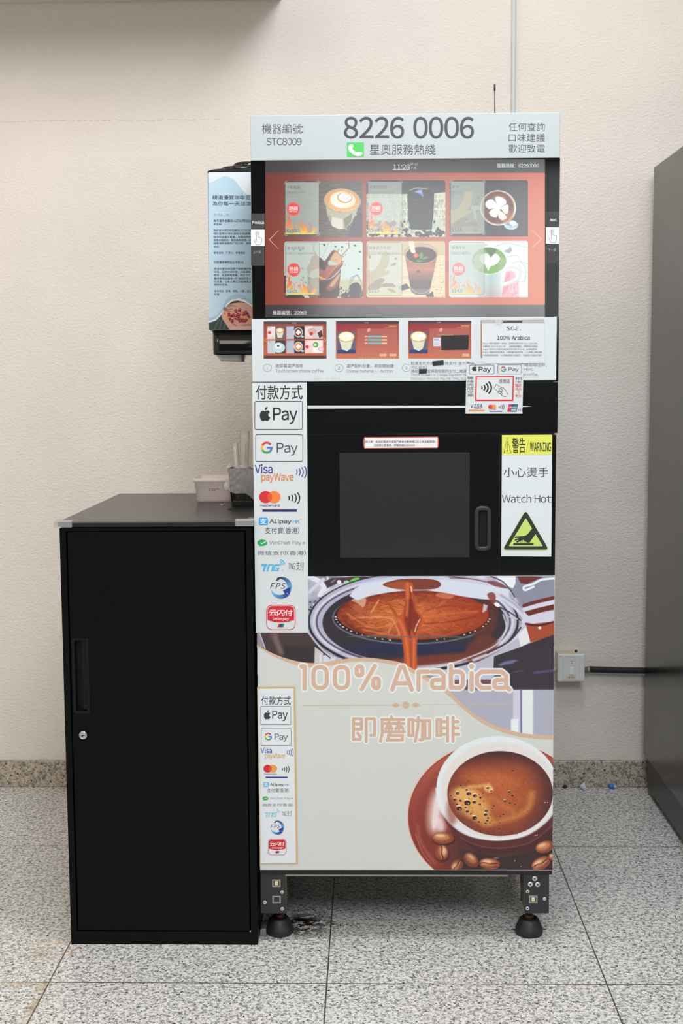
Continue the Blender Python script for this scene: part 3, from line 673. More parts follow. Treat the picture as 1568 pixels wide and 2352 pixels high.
# header
hd = pb_(575, 261.5, 1286, 365.5, MF-.004, MF+.016, .0012).build('header_panel', HEADP, vm, label='white panel with the machine number and hotline')
A = Zf(560, 230, 3.92); B = Zf(930, 230, 4.126)
DK = (62, 62, 66)
p = Print(MF-.004); p.zf = A
p.text('機器編號:', 163, 214, 536, 302, DK, w=-.008); p.text('STC8009', 202, 341, 518, 405, DK, w=-.004)
p.build('number_lettering', VINYL, hd); p = Print(MF-.004)
p.text('8226 0006', 789.5, 268, 1088, 318.5, DK, w=.012, res=8); p.text('星奧服務熱綫', 849, 331.5, 1000, 355.5, DK, w=-.004)
p.build('hotline_lettering', VINYL, hd); p = Print(MF-.004); p.zf = B
for t, y0, y1 in (('任何查詢', 214, 293), ('口味建議', 317, 394), ('歡迎致電', 419, 497)): p.text(t, 981, y0, 1324, y1, DK, w=-.004)
p.build('enquiry_lettering', VINYL, hd)
p = Print(MF-.004); p.zf = A; p.rect(926, 380, 1080, 509, (72, 190, 92))
p.stroke(cr([(962, 410), (958, 440), (985, 470), (1020, 486), (1046, 482)], 8), [30+6*abs(math.cos(i/32*math.pi))for i in range(33)], (240, 246, 246), 1)
p.ell(965, 418, 17, 22, (240, 246, 246), 1, rot=.5); p.ell(1044, 482, 24, 14, (240, 246, 246), 1, rot=-.3)
p.build('phone_icon', VINYL, hd, 'white telephone receiver on a green square')

# screen ------------------------------------------------------------
sc = pb_(577.5, 366, 1284, 729, MF, MF+.0138, .0008).build('screen_bezel', GLASS, vm, label='black glass frame of the screen')
YS = MF
cv = Cv(609, 366, 1251, 729, .5)
t = (cv.X-609)/642; u = (cv.Y-366)/363
cv.A = mixc(mixc((118, 52, 46), (206, 104, 78), t), mixc((150, 62, 42), (214, 108, 62), t), u)/255
cv.rect(600, 360, 1260, 397, (66, 62, 64)); cv.rect(600, 700.5, 1260, 735, (56, 50, 54))
cv.ell(838, 730, 42, 28, (40, 28, 32), 3, al=.75)
p = Print(MF); p.canvas(cv)
WT = (226, 230, 226)
p.lay0 = 2; p.zf = A; p.text('11:28', 1342, 578, 1492, 627, WT, w=-.006); p.text('07-15', 1497, 566, 1562, 586, (206, 206, 204)); p.text('TUE', 1499, 602, 1556, 620, (206, 206, 204))
p.text('機器編號：20969', 258, 1894, 564, 1934, WT, w=.008)
p.zf = B; p.text('服務熱線：82260006', 870, 600, 1265, 641, (214, 226, 222), w=.004)
GL = (250, 214, 160)
p.zf = A; p.stroke([(313, 1172), (228, 1257), (313, 1340)], [2, 7, 2], GL); p.zf = B; p.stroke([(1200, 1230), (1290, 1316), (1200, 1402)], [2, 7, 2], GL)
scr = p.build('touch_screen', LCD, vm, label='lit red and orange menu screen')
def flames(c, ox, oy, al):
    q = lambda L: [(x+ox, y+oy) for x, y in L]
    def grad(X, Y):
        y0 = c.zf([(0, 780+oy)])[0][1]; y1 = c.zf([(0, 1075+oy)])[0][1]; return mixc((240, 104, 66), (240, 206, 70), np.clip((Y-y0)/(y1-y0), 0, 1)**1.5)
    for L in ([(120, 990), (120, 930), (160, 880), (168, 790), (192, 715), (197, 790), (188, 850), (215, 835), (218, 815), (232, 870), (215, 925), (160, 960)],
              [(330, 930), (340, 900), (385, 905), (380, 860), (362, 845), (390, 868), (390, 950), (412, 990), (440, 985), (415, 870), (442, 800), (430, 870), (470, 930), (512, 960), (527, 1030), (480, 1072), (400, 1072), (378, 980)],
              [(575, 1075), (615, 1000), (622, 950), (642, 925), (640, 960), (682, 990), (650, 1040), (605, 1075)],
              [(190, 1000), (200, 950), (235, 925), (262, 950), (240, 990), (205, 1010)], [(120, 800), (120, 760), (162, 728), (140, 770)], [(122, 880), (124, 830), (146, 810), (138, 850)]):
        c.poly(q(L), grad, 2, al)
    for L, w in (([(252, 875), (285, 940), (278, 1010)], 9), ([(545, 868), (582, 930), (562, 990), (522, 1062)], 13), ([(690, 800), (702, 838), (722, 856)], 8), ([(300, 885), (318, 856)], 7), ([(500, 940), (520, 990), (500, 1040)], 8)):
        c.line(q(L), w, (236, 100, 66), 2, al, 5)
    c.poly(q([(122, 1085), (122, 1050), (230, 1068), (330, 1040), (420, 1062), (520, 1050), (640, 1066), (718, 1085)]), (238, 212, 70), 10, al*.8)
def splash(c, ox, oy, al, c1, c2):
    q = lambda L: [(x+ox, y+oy) for x, y in L]
    c.poly(q([(80, 640), (130, 650), (200, 620), (260, 540), (310, 430), (340, 340), (400, 300), (460, 330), (462, 420), (430, 560), (380, 640), (440, 640), (470, 660), (440, 700), (360, 740), (240, 800), (160, 860), (80, 900)]), c1, 3, al, 4)
    c.poly(q([(90, 920), (170, 850), (260, 790), (330, 775), (380, 800), (370, 830), (310, 880), (420, 862), (520, 870), (575, 920), (560, 940), (420, 935), (300, 945), (250, 975), (90, 985)]), c2, 3, al, 4)
    c.poly(q([(420, 960), (500, 965), (570, 1010), (560, 1040), (500, 1030)]), c2, 3, al*.7, 4)
    c.ell(115+ox, 390+oy, 20, 34, c2, 3, al=al); c.ell(578+ox, 425+oy, 27, 22, c2, 3, al=al)
    c.poly(q([(478, 560), (520, 510), (580, 500), (570, 540), (520, 552)]), c2, 3, al, 4)
def badge(c, x, y, al):
    pts = [((x+(121 if i % 2 else 112)*math.cos(i*math.pi/22)), y+(125 if i % 2 else 116)*math.sin(i*math.pi/22)) for i in range(44)]
    c.poly(pts, (238, 70, 64), 3, al); c.ell(x, y, 106, 110, (250, 190, 180), 2.5, ring=3, al=al*.8)
def tile(zf, box, panel, paint, zh, en, price, pal, badge_at, tx, ty, txe, pe, fl):
    x0, y0, x1, y1 = box; c = Cv(x0, y0, x1, y1, 1.35, zf); paint(c)
    px0, py0, px1, py1 = panel
    c.poly(rrpts(px0-12, px1+12, py0-14, py1+14, 30), (20, 26, 28), 6, .30); c.rect(px0, py0, px1, py1, (214, 226, 214), 2, pal)
    if fl[0] == 's': splash(c, fl[1], fl[2], .75, (176, 168, 132), (132, 128, 112)); flames(c, px0-118, py1-1085, .14)
    else: flames(c, px0-118, py1-1085, fl[1])
    if badge_at: badge(c, *badge_at, fl[1] if fl[0] != 's' else 1)
    for sx, ex in ((-1, px0-14), (1, px1+14)):
        for sy, ey in ((-1, py0-16), (1, py1+16)):
            r = 26; pts = [(ex-sx*r-sx*20, ey)]+[(ex-sx*r+sx*r*math.cos(a), ey-sy*r+sy*r*math.sin(a)) for a in np.linspace(math.pi/2, 0, 6)]+[(ex, ey-sy*r-sy*24)]
            c.line(pts, 6, (226, 232, 214) if sy < 0 or sx < 0 else (226, 214, 120), 2, .85)
    (a0, b0), (a1, b1) = zf([(x0, y0), (x1, y1)]); r = 42/7.84
    def keep(X, Y):
        dx = np.maximum(np.maximum(a0+r-X, X-(a1-r)), 0); dy = np.maximum(np.maximum(b0+r-Y, Y-(b1-r)), 0)
        return (np.hypot(dx, dy) < r) | ((X > a1-r) & (Y > b1-r))
    p = Print(MF, 4); p.canvas(c, 0, keep); p.zf = zf
    p.text(zh, tx, ty, txe[0], ty+62, (86, 92, 88), 1, w=-.004); p.text(en, tx-2, ty+95, txe[1], ty+155, (100, 106, 100), 1, w=-.008)
    p.text(price, tx+2, pe-62, tx+190, pe, (70, 62, 48), 1)
    if badge_at:
        x, y = badge_at[:2]; p.text('熱銷', x-82, y-54, x+78, y+24, (250, 246, 244), 1, w=.016); p.text('HOT SALE', x-76, y+30, x+68, y+56, (250, 246, 244), 1, w=.02)
    return p.build('menu_tile', LCD, scr, 'drink tile: '+en)
def latte_glass(c, f):
    q = lambda L: [(f(x, y)) for x, y in L]
    c.poly(q([(848, 560), (870, 730), (960, 940), (1090, 995), (1190, 985), (1310, 870), (1400, 690), (1465, 500)]), (176, 172, 146), 4)
    c.poly(q([(960, 770), (1150, 815), (1155, 985), (1080, 992), (965, 935), (930, 860)]), (208, 208, 186), 6)
    c.poly(q([(870, 700), (955, 770), (945, 900), (905, 830)]), (150, 148, 128), 6); c.poly(q([(1165, 810), (1330, 700), (1300, 860), (1190, 975)]), (120, 112, 92), 8)
def p_cappuccino(c):
    c.A[:] = np.array((92, 84, 78))/255; c.grain(.16, 14, 2.2, 3); c.grain(.10, 3, 1.2, 4)
    c.poly([(1260, 1130), (1300, 900), (1400, 720), (1510, 690), (1510, 1135)], (58, 60, 66), 12); c.rect(1100, 100, 1510, 260, (84, 86, 86), 60, .6)
    for x, y in ((1390, 735), (1320, 850), (1285, 915), (1215, 985)): c.ell(x, y, 9, 14, (170, 214, 240), 5, .5)
    latte_glass(c, lambda x, y: (x, y))
    c.ell(1145, 482, 331, 226, (136, 168, 166), 4, .1); c.ell(1145, 478, 318, 212, (222, 150, 76), 4, .1)
    c.ell(1150, 560, 260, 120, (232, 176, 104), 30, .1, .7); c.ell(1150, 462, 228, 150, (226, 226, 198), 8, .08); c.ell(1110, 500, 170, 100, (238, 240, 220), 20, .1, .8)
    c.ell(1188, 425, 138, 97, (214, 140, 66), 6, .05); c.ell(1192, 418, 116, 80, (240, 246, 238), 5, .05)
    c.line([(1205, 455), (1168, 400), (1170, 362), (1195, 345), (1215, 372), (1240, 352), (1275, 372), (1262, 410), (1205, 455)], 7, (206, 150, 92), 3, .9, 5)
    for k in range(46): a = rnd.uniform(.2, 2.9); c.ell(1145+rnd.uniform(.86, .97)*318*math.cos(a), 478+rnd.uniform(.86, .97)*212*math.sin(a), 7, 5, (240, 214, 160) if k % 3 else (120, 70, 40), 3, al=.8)
def p_americano(c):
    c.A[:] = np.array((36, 40, 44))/255
    c.poly([(50, 355), (790, 358), (790, 850), (1250, 850), (1270, 350), (1475, 322), (1475, 1135), (50, 1135)], (202, 206, 182), 3)
    n = c.noise(1.1, 6, 5, 1); (x, y), = c.zf([(0, 370)]); m = (c.Y > y)[..., None]; c.A = np.where(m, c.A*(1-.22*(n[..., None] > .1)), c.A)
    for y in (450, 640, 800): c.line([(50, y), (1475, y-14)], 16, (214, 218, 198), 3, .8)
    for x in (500, 590, 1290): c.line([(x, 360), (x-12, 840)], 10, (150, 150, 130), 3, .6)
    c.rect(1295, 800, 1400, 1135, (190, 194, 178), 20, .8)
    for k in range(110):
        x = rnd.uniform(60, 1440); y = rnd.uniform(850, 1120) if x < 1280 else rnd.uniform(960, 1120); c.ell(x, y, rnd.uniform(22, 40), rnd.uniform(18, 28), (24, 24, 28), 6, rnd.uniform(0, 3), .95)
        if k % 3 == 0: c.ell(x-8, y-8, 9, 5, (130, 130, 140), 5, al=.7)
    c.poly([(785, 340), (1268, 340), (1250, 820), (1225, 1000), (850, 1000), (800, 820)], (22, 25, 29), 5); c.ell(1028, 340, 242, 112, (22, 25, 29), 4)
    c.ell(1028, 345, 240, 112, (130, 130, 118), 4, ring=9, al=.6); c.rect(800, 360, 1260, 500, (22, 25, 29), 20, .9); c.line([(830, 290), (960, 252), (1150, 268)], 14, (196, 196, 186), 8, .8, 6)
    c.poly([(905, 320), (990, 280), (1045, 270), (1075, 390), (1055, 412), (1020, 362), (930, 330)], (112, 128, 196), 6); c.poly([(950, 318), (1030, 290), (1040, 340)], (160, 176, 226), 8, .8)
    c.line([(850, 430), (920, 470), (1010, 485)], 6, (110, 116, 130), 4, .8, 5); c.poly([(798, 860), (828, 900), (832, 968), (808, 930)], (112, 176, 220), 8); c.poly([(1252, 800), (1258, 900), (1236, 935), (1235, 860)], (150, 206, 232), 8)
def p_mocha(c):
    c.A[:] = np.array((40, 43, 47))/255; c.line([(690, 260), (1000, 170), (1240, 280), (1350, 500)], 10, (70, 74, 78), 10, .7, 8); c.rect(60, 100, 690, 1125, (70, 76, 78), 30, .8)
    c.poly([(455, 560), (600, 575), (600, 640), (520, 640), (540, 850), (500, 800), (478, 640), (440, 620)], (150, 158, 156), 10, .8)
    c.ell(1160, 915, 128, 88, (178, 204, 220), 6, .1); c.ell(1120, 880, 70, 40, (120, 134, 146), 22, .5, .8); c.ell(1190, 880, 70, 40, (232, 246, 252), 20, .2, .9)
    c.ell(930, 608, 324, 318, (206, 220, 216), 5); c.ell(925, 604, 304, 302, (212, 156, 96), 8); c.ell(922, 602, 288, 288, (92, 44, 28), 26)
    c.grain(.08, 3, 3, 9)
    c.ell(1080, 760, 120, 120, (176, 110, 66), 60, al=.7); c.ell(940, 430, 120, 60, (170, 104, 60), 40, al=.7)
    for L in ([(880, 420), (960, 405), (1060, 460), (1070, 530), (960, 590), (900, 530)], [(715, 500), (810, 450), (900, 530), (890, 590), (770, 630), (700, 560)], [(770, 680), (880, 600), (940, 640), (915, 760), (860, 780), (790, 740)], [(935, 650), (1000, 680), (1085, 780), (1010, 830), (940, 780)], [(985, 600), (1100, 545), (1115, 640), (1090, 720), (1030, 690)]): c.poly(L, (242, 246, 242), 14, 1, 5)
    c.ell(930, 600, 60, 50, (242, 246, 242), 20)
def p_splash_coffee(c):
    c.A[:] = np.array((196, 212, 204))/255; c.rect(1060, 760, 1510, 1090, (188, 186, 140), 40, .9); c.line([(905, 90), (780, 370)], 8, (150, 164, 160), 6)
    for x, y in ((818, 135), (1018, 165), (1140, 175), (1370, 150), (1460, 262), (1438, 570), (1122, 905), (428, 565), (440, 725), (480, 812), (410, 768), (265, 225), (385, 235)): c.ell(x, y, 22, 15, (40, 44, 46), 10, .5, .95)
    c.rect(95, 690, 130, 1090, (38, 42, 46), 4); c.poly([(95, 1040), (430, 1040), (470, 1090), (95, 1090)], (38, 42, 46), 4)
    c.poly([(490, 560), (520, 720), (560, 1090), (1040, 1090), (1090, 850), (1115, 580), (1060, 650), (900, 760), (700, 720)], (56, 34, 28), 6, 1, 4)
    c.poly([(560, 780), (640, 720), (720, 740), (700, 1085), (560, 1085)], (150, 120, 90), 30, .7, 4); c.poly([(740, 580), (860, 620), (850, 740), (740, 760)], (222, 134, 66), 30, .9, 4); c.poly([(860, 900), (1080, 640), (1085, 800), (1030, 900), (920, 960)], (150, 72, 34), 26, .9, 4); c.poly([(920, 860), (1100, 640), (1085, 720), (980, 880)], (214, 170, 110), 16, .8, 4)
    c.poly([(500, 560), (560, 470), (590, 360), (640, 320), (625, 230), (650, 245), (690, 320), (730, 360), (830, 420), (960, 240), (1050, 250), (1080, 290), (1135, 350), (1135, 450), (1160, 470), (1050, 600), (900, 740), (840, 750), (720, 690), (600, 700), (520, 640)], (150, 78, 44), 5, 1, 4)
    c.poly([(735, 370), (800, 420), (845, 540), (820, 600), (735, 540)], (50, 28, 26), 8, 1, 4); c.poly([(830, 440), (960, 260), (1000, 265), (900, 420), (880, 520), (830, 500)], (64, 34, 28), 8, 1, 4); c.poly([(930, 400), (1010, 270), (1080, 300), (1130, 370), (1120, 450), (1080, 490), (1000, 440)], (206, 160, 112), 14, 1, 4); c.poly([(900, 430), (960, 425), (1070, 490), (1000, 510), (890, 500)], (178, 196, 178), 8, 1, 4)
    c.poly([(860, 560), (930, 510), (1040, 520), (1010, 580), (880, 680)], (166, 84, 56), 8, 1, 4); c.poly([(850, 740), (1010, 570), (1160, 465), (1080, 600), (930, 740)], (120, 58, 40), 6, 1, 4); c.line([(1160, 460), (1010, 560), (860, 740)], 9, (206, 150, 110), 5, .9, 5)
    c.poly([(560, 640), (640, 580), (700, 560), (725, 600), (720, 690), (600, 740)], (226, 196, 160), 16, .8, 4); c.line([(495, 570), (530, 680), (600, 710)], 18, (236, 240, 230), 6, .9, 5)
    for L in ([(625, 250), (630, 130)], [(1135, 330), (1180, 280), (1240, 210)], [(1265, 200), (1255, 90)], [(1060, 250), (1085, 210)], [(1130, 440), (1170, 435)]): c.line(L, 16, (160, 84, 56), 5, .95)
    for x, y in ((1215, 115), (1130, 240), (1160, 345), (1200, 318), (1198, 505), (940, 85), (1260, 145), (1012, 400), (882, 445), (738, 425)): c.ell(x, y, 12, 10, (170, 96, 66), 5)
    c.poly([(1265, 900), (1300, 850), (1350, 820), (1430, 820), (1480, 900), (1500, 1080), (1100, 1080), (1150, 1010), (1270, 980)], (30, 34, 38), 6, 1, 4)
    for k in range(7): c.line([(1270+k*8, 880-k*14), (1290+k*14, 740-k*6), (1390+k*6, 690-k*2), (1470+k*4, 780+k*10), (1490, 900), (1450+k*8, 1060)], 5, (170, 178, 178) if k % 2 else (80, 90, 92), 4, .8, 6)
    for k in range(40): c.ell(rnd.uniform(1060, 1280), rnd.uniform(930, 1080), 13, 10, (40, 40, 42) if k % 3 else (190, 184, 176), 5, al=.9)
def p_chocolate(c):
    c.A[:] = np.array((222, 206, 168))/255; c.grain(.05, 40, 1.4, 12)
    c.rect(50, 70, 1465, 325, (196, 176, 136), 4, .8)
    for y in (325, 512, 710, 742): c.line([(50, y), (1465, y-4)], 5, (178, 150, 110), 4, .8)
    for k in range(40): c.ell(rnd.uniform(1200, 1450), rnd.uniform(350, 1070), rnd.uniform(4, 14), 5, (110, 72, 60), 4, rnd.uniform(0, 3), .8)
    c.poly([(640, 880), (770, 830), (835, 920), (690, 960), (630, 930)], (60, 60, 66), 5); c.poly([(1120, 1040), (1245, 975), (1265, 1078), (1140, 1078)], (56, 56, 62), 5)
    def g(X, Y):
        (a, y0), (b, y1) = c.zf([(0, 380), (0, 1000)]); s = (Y-y0)/(y1-y0); return mixc(mixc((150, 84, 66), (186, 116, 92), s*3), (88, 70, 72), s*2.6-.8)
    c.poly([(738, 320), (1325, 320), (1190, 960), (1140, 1035), (930, 1035), (850, 960)], g, 5); c.poly([(845, 930), (1195, 930), (1180, 1000), (1100, 1040), (940, 1035), (860, 990)], (120, 118, 110), 6, .8)
    c.line([(850, 900), (940, 990), (1090, 1000), (1190, 940)], 9, (206, 206, 196), 6, .8, 6); c.ell(985, 615, 34, 20, (90, 66, 56), 10)
    c.ell(1030, 293, 305, 182, (116, 118, 96), 4); c.ell(1030, 290, 292, 170, (196, 160, 132), 5); c.ell(1035, 318, 272, 146, (52, 24, 30), 8)
    c.grain(.12, 3, 3, 14, lambda X, Y: (((X-c.zf([(1035, 0)])[0][0])/35)**2+((Y-c.zf([(0, 318)])[0][1])/18)**2 < 1))
    for k in range(40): a = rnd.uniform(0, 6.3); r = rnd.uniform(.3, .95); c.ell(1035+265*r*math.cos(a), 318+138*r*math.sin(a), 9, 6, (104, 54, 56), 4, al=.7)
    c.ell(1030, 300, 300, 178, (226, 224, 206), 3, ring=7, al=.55)
    c.poly([(808, 72), (898, 72), (935, 275), (890, 292), (850, 270)], (226, 226, 196), 5); c.line([(830, 72), (870, 270)], 16, (244, 244, 220), 8, .8)
    c.poly([(900, 330), (930, 280), (1000, 325), (935, 372)], (224, 66, 60), 8, 1, 4); c.ell(930, 320, 18, 26, (250, 140, 130), 10, .4, .8)
    for L in ([(1005, 380), (1010, 300), (1048, 260), (1070, 330), (1040, 390)], [(1050, 400), (1090, 350), (1160, 352), (1110, 395)], [(940, 440), (985, 405), (1060, 420), (1030, 445)]): c.poly(L, (64, 140, 66), 5, 1, 4)
def p_matcha(c):
    c.A[:] = np.array((228, 242, 238))/255
    c.poly([(1030, 600), (1100, 590), (1210, 610), (1300, 800), (1310, 1080), (990, 1080)], (226, 160, 170), 20, .8); c.poly([(1080, 640), (1150, 620), (1130, 900), (1000, 1080), (1000, 960)], (226, 130, 150), 26, .7)
    c.grain(.10, 2, 4, 18, lambda X, Y: (X > c.zf([(1110, 0)])[0][0]) & (Y > c.zf([(0, 820)])[0][1]) & (X < c.zf([(1300, 0)])[0][0]))
    for L in ([(1100, 350), (1250, 330), (1330, 420), (1430, 600), (1400, 780)], [(1180, 470), (1300, 440), (1460, 480)], [(880, 160), (1100, 110), (1460, 180)], [(1320, 520), (1340, 610), (1460, 640)], [(1300, 800), (1400, 790), (1430, 680)]): c.line(L, 18, (170, 190, 188), 16, .8, 6)
    c.poly([(1030, 250), (1110, 210), (1150, 170), (1180, 230), (1130, 285)], (140, 150, 156), 14, .9, 4); c.poly([(690, 110), (760, 130), (700, 160)], (240, 170, 170), 16)
    c.line([(1085, 585), (1180, 560), (1290, 600), (1310, 690), (1240, 780), (1040, 850)], 64, (200, 214, 210), 6, 1, 6); c.line([(1090, 590), (1180, 575), (1275, 615), (1285, 690), (1210, 770), (1050, 835)], 34, (236, 246, 242), 14, 1, 6)
    def g(X, Y):
        (x0, a), (x1, b) = c.zf([(460, 0), (1080, 0)]); s = (X-x0)/(x1-x0); (a, y0), (b, y1) = c.zf([(0, 800), (0, 1080)]); w = mixc((214, 228, 224), (164, 186, 184), np.clip(1-abs(s-.55)*2.4, 0, 1)); w = mixc(w, (236, 244, 240), np.clip((s-.8)*6, 0, 1)); return w*(1-.25*np.clip((Y-y0)/(y1-y0), 0, 1)[..., None]*np.array((0, .55, .4)))
    c.poly([(452, 420), (1088, 440), (1030, 830), (985, 1080), (560, 1080), (500, 760)], g, 5)
    c.ell(768, 420, 322, 254, (222, 236, 224), 5); c.ell(768, 420, 306, 238, (112, 166, 62), 6); c.grain(.16, 1.6, 1.6, 16, lambda X, Y: (((X-c.zf([(768, 0)])[0][0])/39)**2+((Y-c.zf([(0, 420)])[0][1])/30)**2 < 1))
    c.poly([(690, 200), (760, 185), (900, 220), (840, 330), (800, 350), (740, 280)], (52, 92, 40), 26, .9, 4); c.poly([(700, 520), (770, 600), (900, 500), (980, 480), (900, 630), (740, 655)], (92, 170, 46), 26, .8, 4)
    c.ell(1000, 470, 60, 110, (150, 170, 140), 40, .2, .6); c.ell(580, 430, 100, 150, (190, 214, 150), 50, .2, .8)
    c.poly([(750, 600), (700, 500), (600, 430), (610, 340), (680, 292), (760, 310), (795, 370), (860, 300), (930, 320), (965, 390), (900, 480), (790, 530)], (236, 248, 236), 12, 1, 4); c.line([(795, 370), (780, 430)], 10, (150, 200, 90), 6, .8)
T1, T2, T3, T4, T5, T6 = [Zf(x, y, 7.84) for y in (400, 545) for x in (640, 835, 1025)]
tile(T1, (100, 118, 1506, 1135), (118, 145, 722, 1085), p_cappuccino, '卡布奇諾', 'Cappuccino', '$13.5', .62, (264, 630), 136, 208, (388, 472), 1052, ('f', 1))
tile(T2, (48, 108, 1470, 1132), (78, 138, 684, 1078), p_americano, '凍美式咖啡', 'Cold Americano', '$14.5', .58, (224, 622), 95, 202, (412, 548), 1042, ('f', .9))
tile(T3, (55, 108, 1466, 1120), (78, 132, 684, 1075), p_mocha, '摩卡', 'Mocha', '$14.5', .55, None, 94, 198, (216, 288), 1036, ('s', 0, 0))
tile(T4, (100, 76, 1510, 1086), (124, 98, 726, 1035), p_splash_coffee, '凍卡布奇諾', 'Cold Cappuccino', '$14.5', .62, (270, 586), 140, 166, (458, 625), 1004, ('f', 1))
tile(T5, (52, 70, 1466, 1082), (78, 95, 682, 1038), p_chocolate, '凍朱古力牛奶', 'Cold MilkChocolate', '$12.5', .66, None, 94, 160, (480, 652), 998, ('s', 0, -38))
tile(T6, (46, 66, 1466, 1080), (68, 92, 676, 1028), p_matcha, '抹茶牛奶', 'MatchaMilk', '$14.5', .5, (218, 576), 92, 156, (344, 428), 994, ('f', .6))

# page buttons (stickers on the glass either side of the screen)
def page_button(zf, x0, x1, ys4, word, wx, zh, zx, hx, nm):
    a, b, c_, d = ys4
    p = sheet(MF, [(x0, a), (x1, a), (x1, d), (x0, d)], (56, 56, 58), zf=zf)
    p.rect(x0, b, x1, c_, (228, 232, 238)); p.text(word, *wx, (236, 238, 238), 1, w=.01); p.text(zh, *zx, (170, 172, 172), 1, w=-.004)
    k = (c_-b); q = lambda L: [(hx+x*k, b+y*k) for x, y in L]
    p.stroke(q([(-.05, .55), (-.05, .2), (.0, .17), (.05, .2), (.05, .5), (.12, .44), (.14, .5), (.2, .47), (.22, .53), (.27, .5), (.28, .75), (.2, .93), (-.05, .93), (-.2, .68), (-.16, .62), (-.05, .72), (-.05, .5)]), k*.022, (60, 66, 84), 1)
    p.arc(hx, b+.24*k, .1*k, .13*k, 140, 400, k*.012, (90, 96, 110), 1); p.arc(hx, b+.24*k, .15*k, .19*k, 150, 390, k*.010, (120, 126, 140), 1)
    return p.build('page_button', VINYL, sc, nm)
page_button(A, 64, 186, (1021, 1166, 1312, 1490), 'Previous', (74, 1086, 182, 1116), '上一頁', (82, 1354, 154, 1382), 120, 'grey and white page back sticker with a pointing hand')
page_button(B, 1333, 1460, (1054, 1206, 1360, 1546), 'Next', (1374, 1122, 1436, 1148), '下一頁', (1352, 1406, 1430, 1432), 1392, 'grey and white page forward sticker with a pointing hand')

